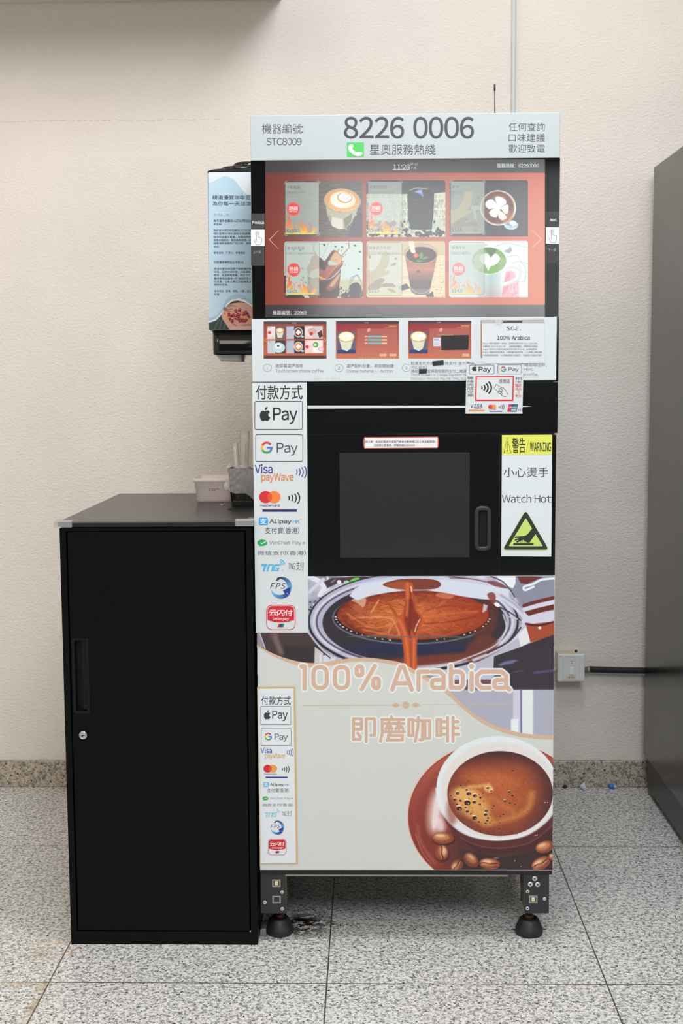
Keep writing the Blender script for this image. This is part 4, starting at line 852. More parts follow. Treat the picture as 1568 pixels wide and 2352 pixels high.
# instruction panel --------------------------------------------------
pb_(578, 729.6, 1282.5, 879, MF+.0004, MF+.0138, .0006).build('panel_surround', GLASS, vm)
C_ = Zf(570, 720, 4.2378); D_ = Zf(920, 720, 4.1263)
ip = pb_(578.5, 730, 1277.5, 875, MF-.0012, MF+.0003, .0003).build('instruction_panel', WHITEP, vm, label='white panel with the ordering steps')
YI = MF-.0012
def mini(zf, box, kind):
    x0, y0, x1, y1 = box; c = Cv(x0, y0, x1, y1, 1.5, zf); W_, H_ = x1-x0, y1-y0
    u = (c.X-c.X.min())/(c.X.max()-c.X.min()); v = (c.Y-c.Y.min())/(c.Y.max()-c.Y.min())
    c.A = mixc(mixc((140, 44, 52), (150, 66, 66), u), (196, 112, 74), v**1.4)/255
    c.rect(x0-5, y0-5, x1+5, y0+.07*H_, (66, 56, 60))
    g = lambda a, b: (x0+a*W_, y0+b*H_)
    if kind == 1:
        c.A = mixc((142, 60, 50), (178, 98, 66), v)/255; c.rect(x0-5, y0-5, x1+5, y0+.07*H_, (70, 56, 56)); c.rect(x0-5, y0+.92*H_, x1+5, y1+5, (92, 52, 44))
        for i, (bx0, by0, pc, bg, cup, cc) in enumerate(((186, 125, (212, 206, 208), (92, 86, 92), 1, (216, 150, 90)), (370, 124, (170, 176, 196), (40, 40, 48), 2, (110, 60, 44)), (551, 121, (216, 206, 206), (196, 188, 186), 3, (92, 60, 56)), (187, 263, (180, 190, 200), (52, 56, 60), 4, (216, 226, 230)), (371, 263, (166, 174, 194), (42, 44, 70), 2, (206, 130, 70)), (553, 260, (226, 200, 204), (216, 216, 214), 5, (70, 160, 60)))):
            w_, h_ = 174, 125; c.rect(bx0, by0, bx0+w_, by0+h_, bg, 2); c.rect(bx0, by0, bx0+76, by0+h_, pc, 2)
            for k in range(5): c.line([(bx0+10+k*12, by0+h_-4), (bx0+14+k*12, by0+h_-24-8*(k % 2))], 7, (226, 170, 150), 4, .6)
            c.rect(bx0+6, by0+8, bx0+30, by0+13, (110, 100, 104), 2, .7)
            x, y = bx0+122, by0+60
            if cup == 1: c.poly([(x-38, y-20), (x+38, y-20), (x+22, y+52), (x-22, y+52)], (206, 204, 190), 4); c.ell(x, y-20, 40, 27, cc, 3); c.ell(x, y-20, 27, 16, (232, 230, 210), 5)
            if cup == 2: c.ell(x-5, y, 42, 48, (214, 210, 206), 4); c.ell(x-5, y, 35, 41, cc, 4); [c.ell(x-5+13*math.cos(a), y+13*math.sin(a), 11, 11, (238, 236, 232), 4) for a in (0, 1.6, 3.1, 4.7)]; c.ell(x+35, y+42, 14, 10, (170, 196, 220), 4)
            if cup == 3: c.ell(x-52, y-8, 44, 30, (196, 160, 156), 6); c.poly([(x+0, y+10), (x+40, y-20), (x+52, y+40), (x+20, y+60)], (82, 50, 50), 4); c.ell(x-60, y+16, 17, 17, (196, 40, 54), 3)
            if cup == 4: c.ell(x-12, y+10, 60, 50, (176, 206, 214), 6); c.ell(x-18, y-8, 34, 30, (214, 222, 226), 4); c.ell(x-18, y-8, 12, 10, (70, 66, 76), 4)
            if cup == 5: c.poly([(x-48, y-10), (x+6, y-10), (x+2, y+60), (x-40, y+60)], (228, 220, 218), 4); c.ell(x-20, y-16, 26, 28, cc, 4); c.ell(x-24, y-16, 14, 14, (226, 238, 220), 5); c.ell(x+34, y+26, 26, 16, (226, 150, 170), 3, ring=8); c.ell(x-102, y+4, 17, 17, (196, 40, 54), 3)
            if cup == 1: c.ell(bx0+20, by0+62, 15, 16, (206, 44, 54), 3)
        c.line([g(.045, .41+.04), g(.012, .5), g(.045, .59-.04)], 4, (226, 170, 120), 3); c.line([g(.965, .45), g(.99, .5), g(.965, .55)], 4, (226, 170, 120), 3)
    else:
        c.rect(*g(.02, .27), *g(.31, .86), (96, 92, 112), 3); c.rect(*g(.02, .77), *g(.31, .86), (44, 66, 120), 4)
        x, y = g(.165, .42); s = W_/613
        c.poly([(x-76*s, y), (x+74*s, y), (x+42*s, y+115*s), (x+6*s, y+140*s), (x-44*s, y+120*s)], (206, 210, 190), 5); c.ell(x, y, 80*s, 52*s, (206, 160, 90), 4); c.ell(x, y-2, 70*s, 44*s, (232, 232, 210), 8); c.ell(x+20*s, y-6*s, 34*s, 22*s, (246, 246, 236), 5); c.ell(x+20*s, y-6*s, 34*s, 22*s, (212, 186, 140), 3, ring=3)
        c.rect(*g(.335, .2), *g(.975, .945), (176, 112, 106), 3, .55); c.ell(*g(.52, .24), 14, 20, (226, 190, 186), 8, .5, .7)
        c.rect(*g(.84, .12), *g(.97, .15), (206, 160, 70), 2, .8); c.rect(*g(.77, .165), *g(.97, .185), (206, 160, 70), 2, .5)
        if kind == 2:
            for k in range(3):
                yy = .39+k*.09; c.rect(*g(.51, yy), *g(.73, yy+.042), (92, 186, 190), 1.5); c.rect(*g(.73, yy), *g(.81, yy+.042), (226, 184, 150), 1.5); c.rect(*g(.455, yy+.005), *g(.50, yy+.035), (226, 206, 200), 2, .8)
            c.rect(*g(.69, .87), *g(.80, .94), (206, 170, 150), 3); c.rect(*g(.85, .87), *g(.96, .94), (206, 170, 150), 3)
            for k in range(12): c.rect(*g(.36+k*.05, .96), *g(.385+k*.05, .99), (226, 150, 80), 2, .6)
        else:
            for k in range(3): c.rect(*g(.40, .45+k*.077), *g(.515, .52+k*.077), (206, 220, 232), 2); c.rect(*g(.41, .475+k*.077), *g(.49, .495+k*.077), (96, 120, 170), 2, .7)
            c.rect(*g(.45, .365), *g(.72, .38), (110, 190, 90), 2, .8); c.rect(*g(.50, .78), *g(.60, .80), (206, 150, 60), 2, .7); c.rect(*g(.86, .87), *g(.97, .945), (206, 170, 150), 3)
    p = Print(YI); p.canvas(c); p.zf = zf
    p.text('14:26', x0+.45*W_, y0+.025*H_, x0+.52*W_, y0+.06*H_, (190, 180, 180), 1)
    return p
mini(C_, (149, 77, 761, 439), 1).build('instruction_picture', PAPER, ip, 'printed screen picture with six drinks')
mini(C_, (853, 75, 1466, 439), 2).build('instruction_picture', PAPER, ip, 'printed screen picture with three sliders')
mini(D_, (70, 70, 667, 427), 3).build('instruction_picture', PAPER, ip, 'printed screen picture covered with black tape')
p = Print(YI); p.zf = C_; G1 = (82, 86, 96); G2 = (108, 112, 122)
p.ring(187, 529, 41, 36, 2.2, G1); p.text('1', 180, 519, 190, 543, G1); 
p.text('按屏幕選擇咖啡', 266, 490, 530, 529, G1, w=-.01); p.text('Touch screen choose coffee', 266, 541, 733, 574, G2, w=-.004)
p.build('step_lettering', PAPER, ip); p = Print(YI); p.zf = C_
p.ring(883, 530, 41, 36, 2.2, G1); p.text('2', 874, 519, 890, 546, G1); p.text('選擇配料份量，再按開始鍵', 956, 492, 1414, 530, G1, w=-.01); p.text('Choose material +/- button', 956, 543, 1404, 577, G2, w=-.004)
p.build('step_lettering', PAPER, ip); p = Print(YI); p.zf = C_
for k in range(16): x = 625+rnd.uniform(0, 275); p.poly([(x, 630), (x+rnd.uniform(6, 22), 622), (x+14, 640), (x+4, 648)], (196, 200, 204))
p.build('glue_residue', PAPER, ip); p = Print(YI); p.zf = C_; p.ring(1537, 528, 40, 36, 2.2, G1); p.text('3', 1530, 516, 1545, 543, G1); p.zf = D_
p.text('點選支付方式(　　　微信支付/支付寶HK', 97, 456, 700, 489, G1, w=-.004); p.text('TNG支付)', 99, 497, 246, 527, G1, w=-.004); p.text('請拍　　 卡或掃瞄相關的支付二維碼', 97, 528, 622, 564, G1, w=-.004)
p.text('Touch Screen to Choose Payment method', 98, 569, 700, 600, G2, w=-.004); p.text('(Octopus/Wechat Pay HK/TNG/Alipay)', 97, 605, 668, 634, G2, w=-.004)
p.build('step_lettering', PAPER, ip); p = Print(YI); p.zf = D_
p.text('等待咖啡出杯。', 1130, 473, 1385, 505, G1, w=-.004); p.text('payment,', 1110, 516, 1256, 549, G2, w=-.004); p.text('takes coffee.', 1110, 561, 1302, 593, G2, w=-.004)
p.build('step_lettering', PAPER, ip)
TAPE = mat('black_tape', (24, 24, 26), .5)
def tape(pts, lab):
    w = [tuple(onY(*D_([q])[0], YI-.0011)) for q in pts]; MB().prism(w, (0, .0004, 0)).build('black_tape', TAPE, ip, label=lab)
tape([(383, 210), (646, 204), (640, 341), (386, 346)], 'large piece of black tape on the third picture')
tape([(301, 455), (405, 445), (404, 488), (304, 495)], 'small piece of black tape in the upper text line'); tape([(171, 528), (248, 524), (247, 566), (172, 572)], 'small piece of black tape in the lower text line')

# drawer, door and side panel ---------------------------------------
pb_(581, 879.6, 1280.5, 996.5, MF, MF+.0138, .001).build('drawer_front', GLOSS, vm)
dwo = vm.children[-1]
zs = [(706, 931.5), (1180, 932), (1221, 933.5), (1180, 936), (706, 938.5)]
MB().prism([tuple(onY(*q, MF-.0022)) for q in zs], (0, .0021, 0)).build('chrome_strip', mat('bright_chrome', (232, 234, 236), .3, .45), dwo)
MB().box(ML+.003, MR-.003, MF+.004, MF+.0139, Z_(900, 1324, MF), Z_(900, 996, MF)).build('door_recess', BODY, vm)
dpx = (708.5, 998.5, 1146, 1321.5); hx0_, hx1_, hz0_, hz1_ = X_(1099, 1213, MF), X_(1118, 1213, MF), Z_(1108, 1255, MF), Z_(1108, 1172.5, MF)
x0, x1, z0, z1 = X_(dpx[0], 1160, MF), X_(dpx[2], 1160, MF), Z_(927, dpx[3], MF), Z_(927, dpx[1], MF)
mb = MB()
for q in ((x0, hx0_, z0, z1), (hx1_, x1, z0, z1), (hx0_, hx1_, z0, hz0_), (hx0_, hx1_, hz1_, z1)): mb.box(q[0], q[1], MF, MF+.0036, q[2], q[3])
door = mb.build('cup_door', GLOSS, vm, label='glossy black door over the cup outlet')
WIN = mat('grey_window_film', (42, 45, 47), .16, 0, .5)
pb_(780, 1040, 1078, 1280.5, MF-.0006, MF-.0001, .0002).build('door_window', WIN, door, label='grey translucent window of the door')
mb = MB(); hp = bump(mat('black_rubbery_plastic', (34, 36, 39), .4), 800, .05, .0002)
def hring(g, y): return [(x, y, z) for x, z in rrpts(hx0_-g, hx1_+g, hz0_-g, hz1_+g, .004+max(g, 0))]
mb.loft([hring(.0100, MF-.0002), hring(.0098, MF-.0030), hring(.0085, MF-.0042), hring(.0020, MF-.0042), hring(.0004, MF-.003), hring(-.0003, MF+.0034)], cap=False)
MB().box(hx0_-.004, hx1_+.004, MF+.00365, MF+.00395, hz0_-.004, hz1_+.004).build('slot_shade_sheet', GAPM, door)  # near-black sheet standing in for the shade inside the slot
mb.build('door_handle', hp, door, label='recessed vertical pull slot with a raised rim')
pb_(1148, 998.5, 1275.5, 1320.5, MF, MF+.0036, .0008).build('side_panel', GLOSS, vm, label='glossy black panel right of the door')

# poster panel -------------------------------------------------------
px0, py0, px1, py1 = 587.5, 1323.5, 1273, 1998
G = Zf(580, 1310, 2.2085); GL_ = Zf(700, 1310, 5.227); GR = Zf(980, 1310, 5.058); CU_ = Zf(900, 1680, 3.92)
cv = Cv(px0, py0, px1, py1, 1.25)
CREAM = (206, 212, 209)
cv.A[:] = np.array((176, 176, 196))/255
cv.zf = G; cv.k = 1/2.2085
# chrome group head, left and right
cv.A = np.clip(cv.A*(1+.22*cv.noise(26, 22, 31, 3)[..., None]), 0, 1)
cv.zf = GL_; cv.k = 1/5.227
for L, w, c in (([(50, 80), (150, 120), (230, 200), (180, 300)], 60, (222, 224, 236)), ([(270, 80), (290, 200), (240, 290)], 26, (214, 216, 232)), ([(60, 260), (140, 180), (220, 110)], 40, (206, 206, 226)), ([(240, 290), (400, 220), (560, 160)], 55, (196, 204, 222)), ([(50, 400), (200, 330), (300, 290)], 34, (150, 148, 172))): cv.line(L, w, c, 14, 1, 6)
cv.poly([(230, 140), (320, 90), (560, 80), (800, 76), (560, 160), (400, 150), (270, 215)], (70, 54, 66), 14)
cv.ell(600, 118, 60, 26, (110, 206, 80), 14, -.3); cv.ell(500, 145, 34, 24, (150, 214, 160), 12); cv.ell(410, 140, 26, 24, (226, 226, 236), 8); cv.ell(340, 130, 40, 12, (120, 110, 130), 8, -.6)
cv.line([(290, 370), (420, 300), (540, 250)], 60, (64, 60, 84), 18, .9, 5); cv.line([(70, 440), (260, 400), (330, 345), (520, 320)], 20, (52, 46, 66), 6, .9, 6)
for k in range(26): x = rnd.uniform(60, 520); cv.ell(x, 420-(x-60)*.35+rnd.uniform(-40, 40), rnd.uniform(8, 22), rnd.uniform(5, 10), (52, 48, 70) if k % 2 else (214, 214, 230), 5, rnd.uniform(0, 3), .8)
cv.line([(50, 470), (140, 520), (220, 600)], 16, (48, 44, 62), 6, .9, 5); cv.line([(60, 580), (120, 700), (170, 830), (60, 740)], 10, (50, 48, 68), 5, .9)
cv.line([(70, 560), (140, 680), (180, 800)], 30, (196, 198, 220), 12, .8, 5)
# drip lip: white spout over the coffee
cv.zf = G; cv.k = 1/2.2085
# outer ring of the portafilter, silver
cv.ell(815, 262, 535, 252, (44, 40, 50), 4); cv.ell(815, 258, 524, 242, (176, 176, 202), 5); cv.ell(815, 262, 505, 224, (206, 208, 226), 6, ring=12); cv.ell(815, 262, 490, 214, (84, 80, 100), 5, ring=8)
cv.ell(820, 266, 466, 205, (50, 46, 54), 4); cv.ell(800, 400, 330, 36, (36, 42, 76), 40, 0, .8); cv.ell(835, 462, 400, 26, (122, 56, 40), 18, -.10, .85)
cv.ell(812, 240, 405, 132, (120, 122, 150), 5, ring=7, al=.8); cv.ell(812, 233, 398, 130, (40, 28, 30), 4)
cv.ell(1180, 250, 62, 118, (92, 48, 40), 16, .25, .85); cv.ell(1160, 400, 90, 60, (110, 56, 44), 22, -.5, .8)
cv.line([(1270, 225), (1285, 300), (1230, 380), (1100, 440), (960, 485), (830, 503)], 7, (214, 206, 214), 4, .9, 8); cv.line([(1375, 270), (1320, 350), (1230, 410), (1120, 455)], 16, (206, 206, 222), 8, .9, 6); cv.line([(1360, 290), (1300, 360), (1190, 420)], 8, (46, 34, 42), 4, .9, 6)
def coffee(X, Y):
    h0 = int(round((Y[0, 0]-cv.y0)/cv.dy)); w0 = int(round((X[0, 0]-cv.x0)/cv.dx)); wq_ = (slice(h0, h0+X.shape[0]), slice(w0, w0+X.shape[1]))
    cx, cy = 580+812/2.2085, 1310+235/2.2085; r = np.sqrt(((X-cx)/178)**2+((Y-cy)/58)**2); a = np.arctan2((Y-cy)*3, X-cx)
    wob = cv.noise(34, 12, 71, 3)[wq_]; s = .5+.5*np.sin(a*9+5*wob+r*6); t = .5+.5*np.sin(a*23+7*wob+r*9+1.7)
    base = mixc((206, 112, 58), (120, 40, 26), r**2.2); base = mixc(base, (224, 140, 78), (s**3)*.55*(1-r*.5)); base = mixc(base, (112, 40, 28), (t**4)*.5*(.4+r*.6))
    return mixc(base, (168, 62, 34), np.clip((X-cx)/150, 0, .8)*.7)
cv.ell(812, 225, 384, 128, coffee, 6)
cv.grain(.05, 5, 2, 33, lambda X, Y: (((X-948)/174)**2+((Y-1412)/58)**2 < 1))
for L, w, c, al in (([(540, 240), (700, 245), (745, 330)], 8, (226, 150, 96), .7), ([(480, 220), (600, 290), (720, 270)], 6, (222, 140, 86), .6), ([(560, 300), (650, 320), (740, 335)], 9, (214, 120, 64), .7), ([(640, 150), (600, 215)], 5, (236, 190, 150), .8), ([(690, 170), (730, 230), (760, 300)], 14, (150, 60, 34), .6), ([(860, 240), (980, 220), (1140, 210)], 10, (214, 110, 60), .5), ([(850, 300), (960, 330), (1060, 300)], 10, (196, 84, 44), .6), ([(870, 270), (1000, 260), (1130, 235)], 5, (110, 34, 24), .6), ([(880, 200), (1000, 180), (1100, 190)], 6, (132, 44, 28), .5), ([(470, 260), (560, 330)], 14, (96, 34, 30), .6)): cv.line(L, w, c, 6, al, 7)
cv.poly([(500, 150), (545, 140), (575, 145), (570, 175), (555, 190), (535, 170)], (214, 176, 152), 6, .8, 4); cv.poly([(520, 170), (560, 190), (545, 215), (510, 195)], (176, 92, 62), 6, .8, 4)
for k in range(30):
    a = math.radians(178-k*5.9); 
    if rnd.random() < .75: cv.ell(812+392*math.cos(a), 232+127*math.sin(a), rnd.uniform(3, 7), 3, (226, 224, 226), 3, -.2 if a < 1.5 else .2, .95)
cv.poly([(1170, 170), (1192, 178), (1185, 205), (1165, 215)], (214, 220, 230), 5, .8)
# spout
sp = [(490, 130), (520, 90), (600, 52), (700, 36), (850, 32), (1000, 36), (1120, 46), (1220, 66), (1300, 100), (1300, 150), (1215, 150), (1150, 145), (1080, 135), (960, 112), (880, 102), (760, 104), (690, 112), (600, 128), (530, 152)]
cv.poly(sp, (208, 216, 232), 5); cv.line([(560, 60), (760, 38), (1000, 44), (1200, 72)], 12, (184, 184, 212), 10, .6, 6); cv.line([(1000, 38), (1110, 44), (1230, 70)], 6, (120, 60, 70), 5, .8, 6)
cv.poly([(660, 72), (740, 46), (850, 42), (930, 50), (955, 72), (930, 92), (850, 98), (730, 94)], (122, 60, 46), 4, 1, 5); cv.poly([(670, 74), (740, 56), (800, 60), (790, 95), (730, 93)], (166, 82, 48), 10, .8, 4)
cv.poly([(1190, 55), (1240, 58), (1290, 85), (1285, 92), (1220, 78)], (122, 70, 76), 5, .9, 4); cv.poly([(945, 115), (1010, 122), (1020, 135), (990, 145), (930, 130)], (206, 120, 90), 6, .8, 4)
# stream
cv.poly([(772, 68), (812, 68), (814, 130), (818, 175), (835, 205), (860, 232), (866, 262), (846, 300), (836, 345), (832, 420), (831, 505), (775, 505), (766, 420), (756, 350), (742, 300), (722, 262), (742, 232), (768, 205), (776, 170), (774, 120)], (186, 84, 44), 6, 1, 3)
cv.poly([(780, 150), (812, 150), (826, 205), (852, 240), (838, 285), (822, 330), (806, 300), (792, 330), (776, 280), (768, 230)], (124, 42, 28), 12, .85, 4); cv.line([(785, 70), (786, 150), (780, 230)], 12, (208, 112, 62), 10, .8, 5); cv.line([(800, 90), (802, 180), (796, 300), (800, 340)], 9, (112, 40, 26), 8, .7, 5)
cv.line([(742, 250), (768, 310), (780, 370), (792, 490)], 12, (222, 122, 70), 12, .75, 6); cv.line([(818, 350), (816, 505)], 9, (226, 130, 84), 8, .65); cv.line([(800, 360), (804, 500)], 10, (160, 66, 38), 10, .6); cv.line([(803, 84), (806, 106)], 7, (240, 200, 160), 5); cv.line([(848, 248), (830, 282), (822, 312)], 5, (240, 214, 200), 4, .9); cv.line([(732, 258), (700, 290), (690, 318)], 8, (226, 150, 110), 8, .6, 5)
# right side of the photograph
cv.zf = GR; cv.k = 1/5.058
cv.poly([(1000, 60), (1500, 60), (1500, 420), (1130, 440), (960, 220)], (136, 140, 160), 8); cv.poly([(1040, 60), (1200, 60), (1340, 80), (1160, 160), (1090, 150)], (104, 52, 48), 14); cv.line([(1500, 90), (1330, 110), (1230, 160), (1130, 190), (1140, 230), (1240, 190)], 26, (226, 232, 240), 8, 1, 6)
cv.poly([(800, 66), (1030, 60), (1030, 150), (1000, 210), (930, 180)], (228, 234, 240), 6); cv.line([(740, 70), (880, 130), (970, 230), (1020, 310)], 12, (60, 44, 60), 6, .9, 6)
for a, c, w in ((370, (108, 50, 48), 44), (420, (206, 210, 228), 56), (475, (102, 46, 40), 60), (545, (204, 206, 226), 60)): cv.line([(1130, a+40), (1300, a-10), (1500, a-55)], w, c, 10, 1, 5)
cv.line([(780, 280), (900, 320), (1050, 440), (1170, 560), (1320, 600), (1500, 540)], 66, (206, 208, 226), 10, 1, 7); cv.line([(860, 290), (1000, 380), (1110, 480)], 26, (160, 162, 190), 16, .8, 6); cv.line([(780, 400), (950, 480), (1090, 580)], 14, (52, 38, 46), 8, .9, 5)
cv.poly([(700, 280), (760, 255), (800, 300), (780, 400), (740, 360)], (130, 66, 56), 12, .9, 4); cv.ell(815, 400, 36, 22, (236, 238, 242), 8, .5); cv.ell(1000, 550, 60, 14, (200, 190, 196), 8, .3, .9)
cv.poly([(1150, 630), (1500, 590), (1500, 760), (1200, 835)], (164, 74, 48), 10); cv.line([(1150, 620), (1300, 640), (1500, 590)], 22, (60, 34, 44), 10, .9, 5); cv.ell(1310, 668, 18, 16, (240, 236, 232), 5)
cv.poly([(1060, 760), (1150, 640), (1200, 830), (1090, 890)], (224, 226, 232), 8); cv.poly([(600, 1060), (860, 930), (1060, 780), (1090, 890), (780, 1000), (770, 1150), (600, 1260), (330, 1250), (330, 1130)], (184, 186, 202), 10)
cv.poly([(780, 1000), (1090, 890), (1210, 840), (1500, 740), (1500, 1390), (760, 1390)], (54, 50, 58), 6); cv.poly([(830, 1095), (900, 1060), (1000, 1040), (1060, 1045), (1000, 1080), (850, 1110)], (120, 116, 166), 18, .9); cv.line([(1250, 1190), (1500, 1160)], 26, (96, 84, 140), 24, .8); cv.line([(1010, 1180), (1120, 1165)], 10, (110, 104, 118), 12, .7)
cv.zf = Zf(1040, 1500, 6.272); cv.k = 1/6.272
cv.rect(-300, 525, 1460, 1260, (172, 174, 192), 6); cv.rect(865, 530, 970, 1200, (206, 206, 226), 10); cv.line([(980, 530), (985, 1200)], 26, (120, 112, 160), 16); cv.rect(995, 530, 1155, 1200, (222, 232, 236), 12); cv.rect(835, 950, 940, 1200, (230, 238, 240), 16); cv.rect(-60, 300, 600, 380, (190, 206, 226), 20, .8); cv.rect(-60, 385, 600, 520, (106, 52, 50), 16, .8); cv.rect(-300, 470, 870, 530, (70, 60, 76), 20, .6)
# lower left background
cv.zf = Zf(580, 1430, 7.84); cv.k = 1/7.84
cv.poly([(40, -400), (1000, -400), (1000, 190), (1100, 330), (1300, 560), (1560, 740), (40, 760)], (70, 56, 58), 8); cv.poly([(300, 150), (420, 150), (560, 560), (480, 580)], (150, 130, 126), 60, .55); cv.poly([(300, 180), (380, 200), (360, 330), (300, 280)], (120, 56, 62), 50, .6); cv.poly([(560, 420), (1100, 440), (1100, 740), (600, 700)], (48, 44, 48), 50, .8)
cv.poly([(40, 170), (130, 190), (230, 460), (40, 400)], (150, 140, 160), 8); cv.line([(125, 180), (230, 470)], 14, (214, 206, 214), 6); cv.poly([(1120, 420), (1270, 540), (1270, 760), (1110, 760)], (196, 194, 196), 10); cv.rect(1200, 560, 1240, 760, (226, 226, 232), 16, .7); cv.poly([(1270, 600), (1330, 560), (1500, 650), (1480, 700), (1270, 720)], (206, 214, 226), 10); cv.line([(1120, 420), (1300, 560), (1400, 640)], 22, (40, 36, 50), 8, .9)
cv.line([(1010, 180), (1150, 360), (1350, 560), (1560, 660)], 40, (186, 186, 208), 10, .9, 6); cv.line([(1040, 190), (1180, 370), (1360, 540), (1560, 630)], 10, (70, 66, 90), 6, .9, 6)
# shadow line painted across the print where two sheets meet
cv.zf = G; cv.k = 1/2.2085
cv.poly([(455, 338), (560, 328), (800, 334), (1040, 332), (1110, 344), (1040, 342), (800, 340), (560, 342)], (96, 96, 100), 3, .7)
# cream lower part with tan wave
wave = [(15, 372), (100, 420), (200, 455), (300, 470), (400, 460), (500, 445), (600, 445), (700, 457), (760, 472), (850, 520), (920, 560), (1000, 618), (1070, 685), (1150, 745), (1250, 795), (1350, 822), (1450, 835), (1535, 838)]
wt = [10, 14, 20, 24, 22, 20, 19, 20, 22, 24, 24, 24, 22, 22, 21, 21, 21, 21]
wv = cr(np.array(wave, float), 8)
cv.poly([tuple(q) for q in wv]+[(1540, 1540), (10, 1540)], (210, 178, 154), 1.5)
wl = cr(np.array([(x, y+w) for (x, y), w in zip(wave, wt)], float), 8)
cv.poly([tuple(q) for q in wl]+[(1540, 1540), (10, 1540)], CREAM, 1.5)
# title: tan strokes with a white outline
def rr(x0, x1, y0, y1, r): return rrpts(x0, x1, y0, y1, r, 4)+[rrpts(x0, x1, y0, y1, r, 4)[0]]
title = [[(247, 487), (264, 487), (264, 600)], rr(308, 376, 490, 597, 30), rr(417, 484, 490, 597, 30), rr(527, 556, 487, 533, 12), [(620, 484), (553, 603)], rr(612, 640, 548, 596, 12),
         [(708, 605), (749, 489), (765, 489), (807, 605)], [(728, 573), (787, 573)], [(841, 605), (841, 514), (888, 514)],
         [(908, 514), (948, 514), (968, 532), (968, 597)], rr(910, 968, 556, 596, 14), [(1005, 485), (1005, 596)], rr(1005, 1066, 514, 596, 22), [(1110, 522), (1110, 605)],
         [(1203, 514), (1160, 514), (1138, 534), (1138, 576), (1160, 596), (1203, 596)], [(1216, 514), (1262, 514), (1286, 534), (1286, 590), (1302, 605)], rr(1226, 1286, 556, 596, 14)]
hz = [[(511, 753), (511, 858)], [(511, 753), (552, 753), (552, 806), (511, 806)], [(511, 779), (552, 779)], [(511, 858), (545, 858)], [(532, 826), (548, 846)], [(576, 753), (576, 868)], [(576, 753), (618, 753), (618, 836), (598, 836)],
      [(704, 742), (704, 756)], [(654, 757), (766, 757)], [(657, 757), (657, 830), (648, 866)], [(672, 777), (708, 777)], [(691, 766), (691, 805)], [(675, 803), (690, 785)], [(693, 785), (707, 803)], [(718, 777), (766, 777)], [(742, 766), (742, 805)], [(726, 803), (741, 785)], [(744, 785), (762, 803)], [(668, 819), (768, 819)], [(700, 819), (682, 862)], [(688, 838), (760, 838), (760, 861), (684, 861)],
      [(792, 757), (792, 838)], [(792, 757), (812, 757), (812, 838), (792, 838)], [(826, 762), (862, 762), (860, 860), (848, 860)], [(840, 745), (838, 800), (824, 866)], [(874, 762), (874, 852)], [(874, 762), (898, 762), (898, 852), (874, 852)],
      [(934, 757), (934, 838)], [(934, 757), (954, 757), (954, 838), (934, 838)], [(988, 745), (988, 866)], [(966, 768), (988, 768)], [(966, 800), (988, 800)], [(962, 832), (988, 832)], [(1016, 745), (1016, 866)], [(1016, 768), (1042, 768)], [(1016, 800), (1042, 800)], [(1016, 832), (1046, 832)]]
for w, c in ((29, (228, 234, 234)), (15.5, (208, 176, 156))):
    for L in hz: cv.line(L, w, c, 1.6)
for w, c in ((37, (228, 234, 234)), (21.5, (210, 178, 158))):
    for L in title: cv.line(L, w, c, 1.6)
    cv.ell(1110, 487, 8+w/2-6, 8+w/2-6, c, 1.6)
TAN = (208, 176, 152)
for a, b in (([255, 686.5], [692, 685]), ([860, 682.5], [1298, 680.5])): cv.line([a, b], 3.6, TAN, 1.5)
cv.poly([(702, 684), (727, 671), (752, 684), (727, 697)], TAN, 1.5); cv.poly([(803, 683.5), (828, 670), (852, 683), (828, 696)], TAN, 1.5); cv.ell(776, 683.5, 18, 18, TAN, 1.5)
# the coffee cup
cv.zf = CU_; cv.k = 1/3.92
rr_ = lambda X, Y, cx, cy, rx, ry: np.sqrt(((X-(900+cx/3.92))/(rx/3.92))**2+((Y-(1680+cy/3.92))/(ry/3.92))**2)
cv.ell(945, 765, 815, 684, (226, 196, 192), 4); cv.ell(950, 768, 806, 676, (150, 66, 60), 4)
def sauc(X, Y):
    q = rr_(X, Y, 950, 768, 806, 676); y = (Y-1680)*3.92; x = (X-900)*3.92
    b = mixc((168, 84, 66), (132, 54, 46), np.clip((y-300)/700, 0, 1)); b = mixc(b, (120, 46, 40), np.clip((.93-q)*9, 0, 1)*np.clip((q-.7)*5, 0, 1)*.6)
    b = mixc(b, (58, 40, 44), np.clip((x-430)/260, 0, 1)*np.clip((y-880)/120, 0, 1)); return b
cv.ell(952, 770, 796, 668, sauc, 6)
cv.ell(395, 720, 60, 190, (240, 224, 224), 90, .12, .95); cv.ell(430, 840, 46, 70, (240, 220, 222), 50, -.4, .8); cv.line([(230, 850), (260, 1000), (380, 1180)], 26, (176, 96, 84), 26, .6, 6); cv.line([(210, 920), (270, 1080), (350, 1190)], 6, (214, 150, 140), 6, .6, 6)
cv.poly([(403, 560), (470, 780), (560, 950), (640, 1060), (800, 1100), (1000, 1130), (1250, 1080), (1380, 1000), (1470, 850), (1470, 600)], (88, 44, 44), 14); cv.poly([(620, 960), (760, 1030), (1000, 1060), (1250, 1010), (1440, 860), (1440, 960), (1240, 1070), (1000, 1110), (760, 1090)], (66, 38, 40), 20, .8); cv.line([(620, 960), (780, 1030), (1000, 1050), (1240, 1000), (1440, 850)], 8, (150, 84, 80), 8, .6, 7)
cv.ell(948, 512, 548, 470, (226, 234, 238), 4); cv.ell(960, 530, 516, 436, (226, 220, 216), 26, al=.8)
cv.line([(403, 520), (440, 700), (560, 850), (720, 940), (960, 972), (1200, 930), (1380, 810), (1460, 700)], 26, (232, 238, 240), 14, .9, 8)
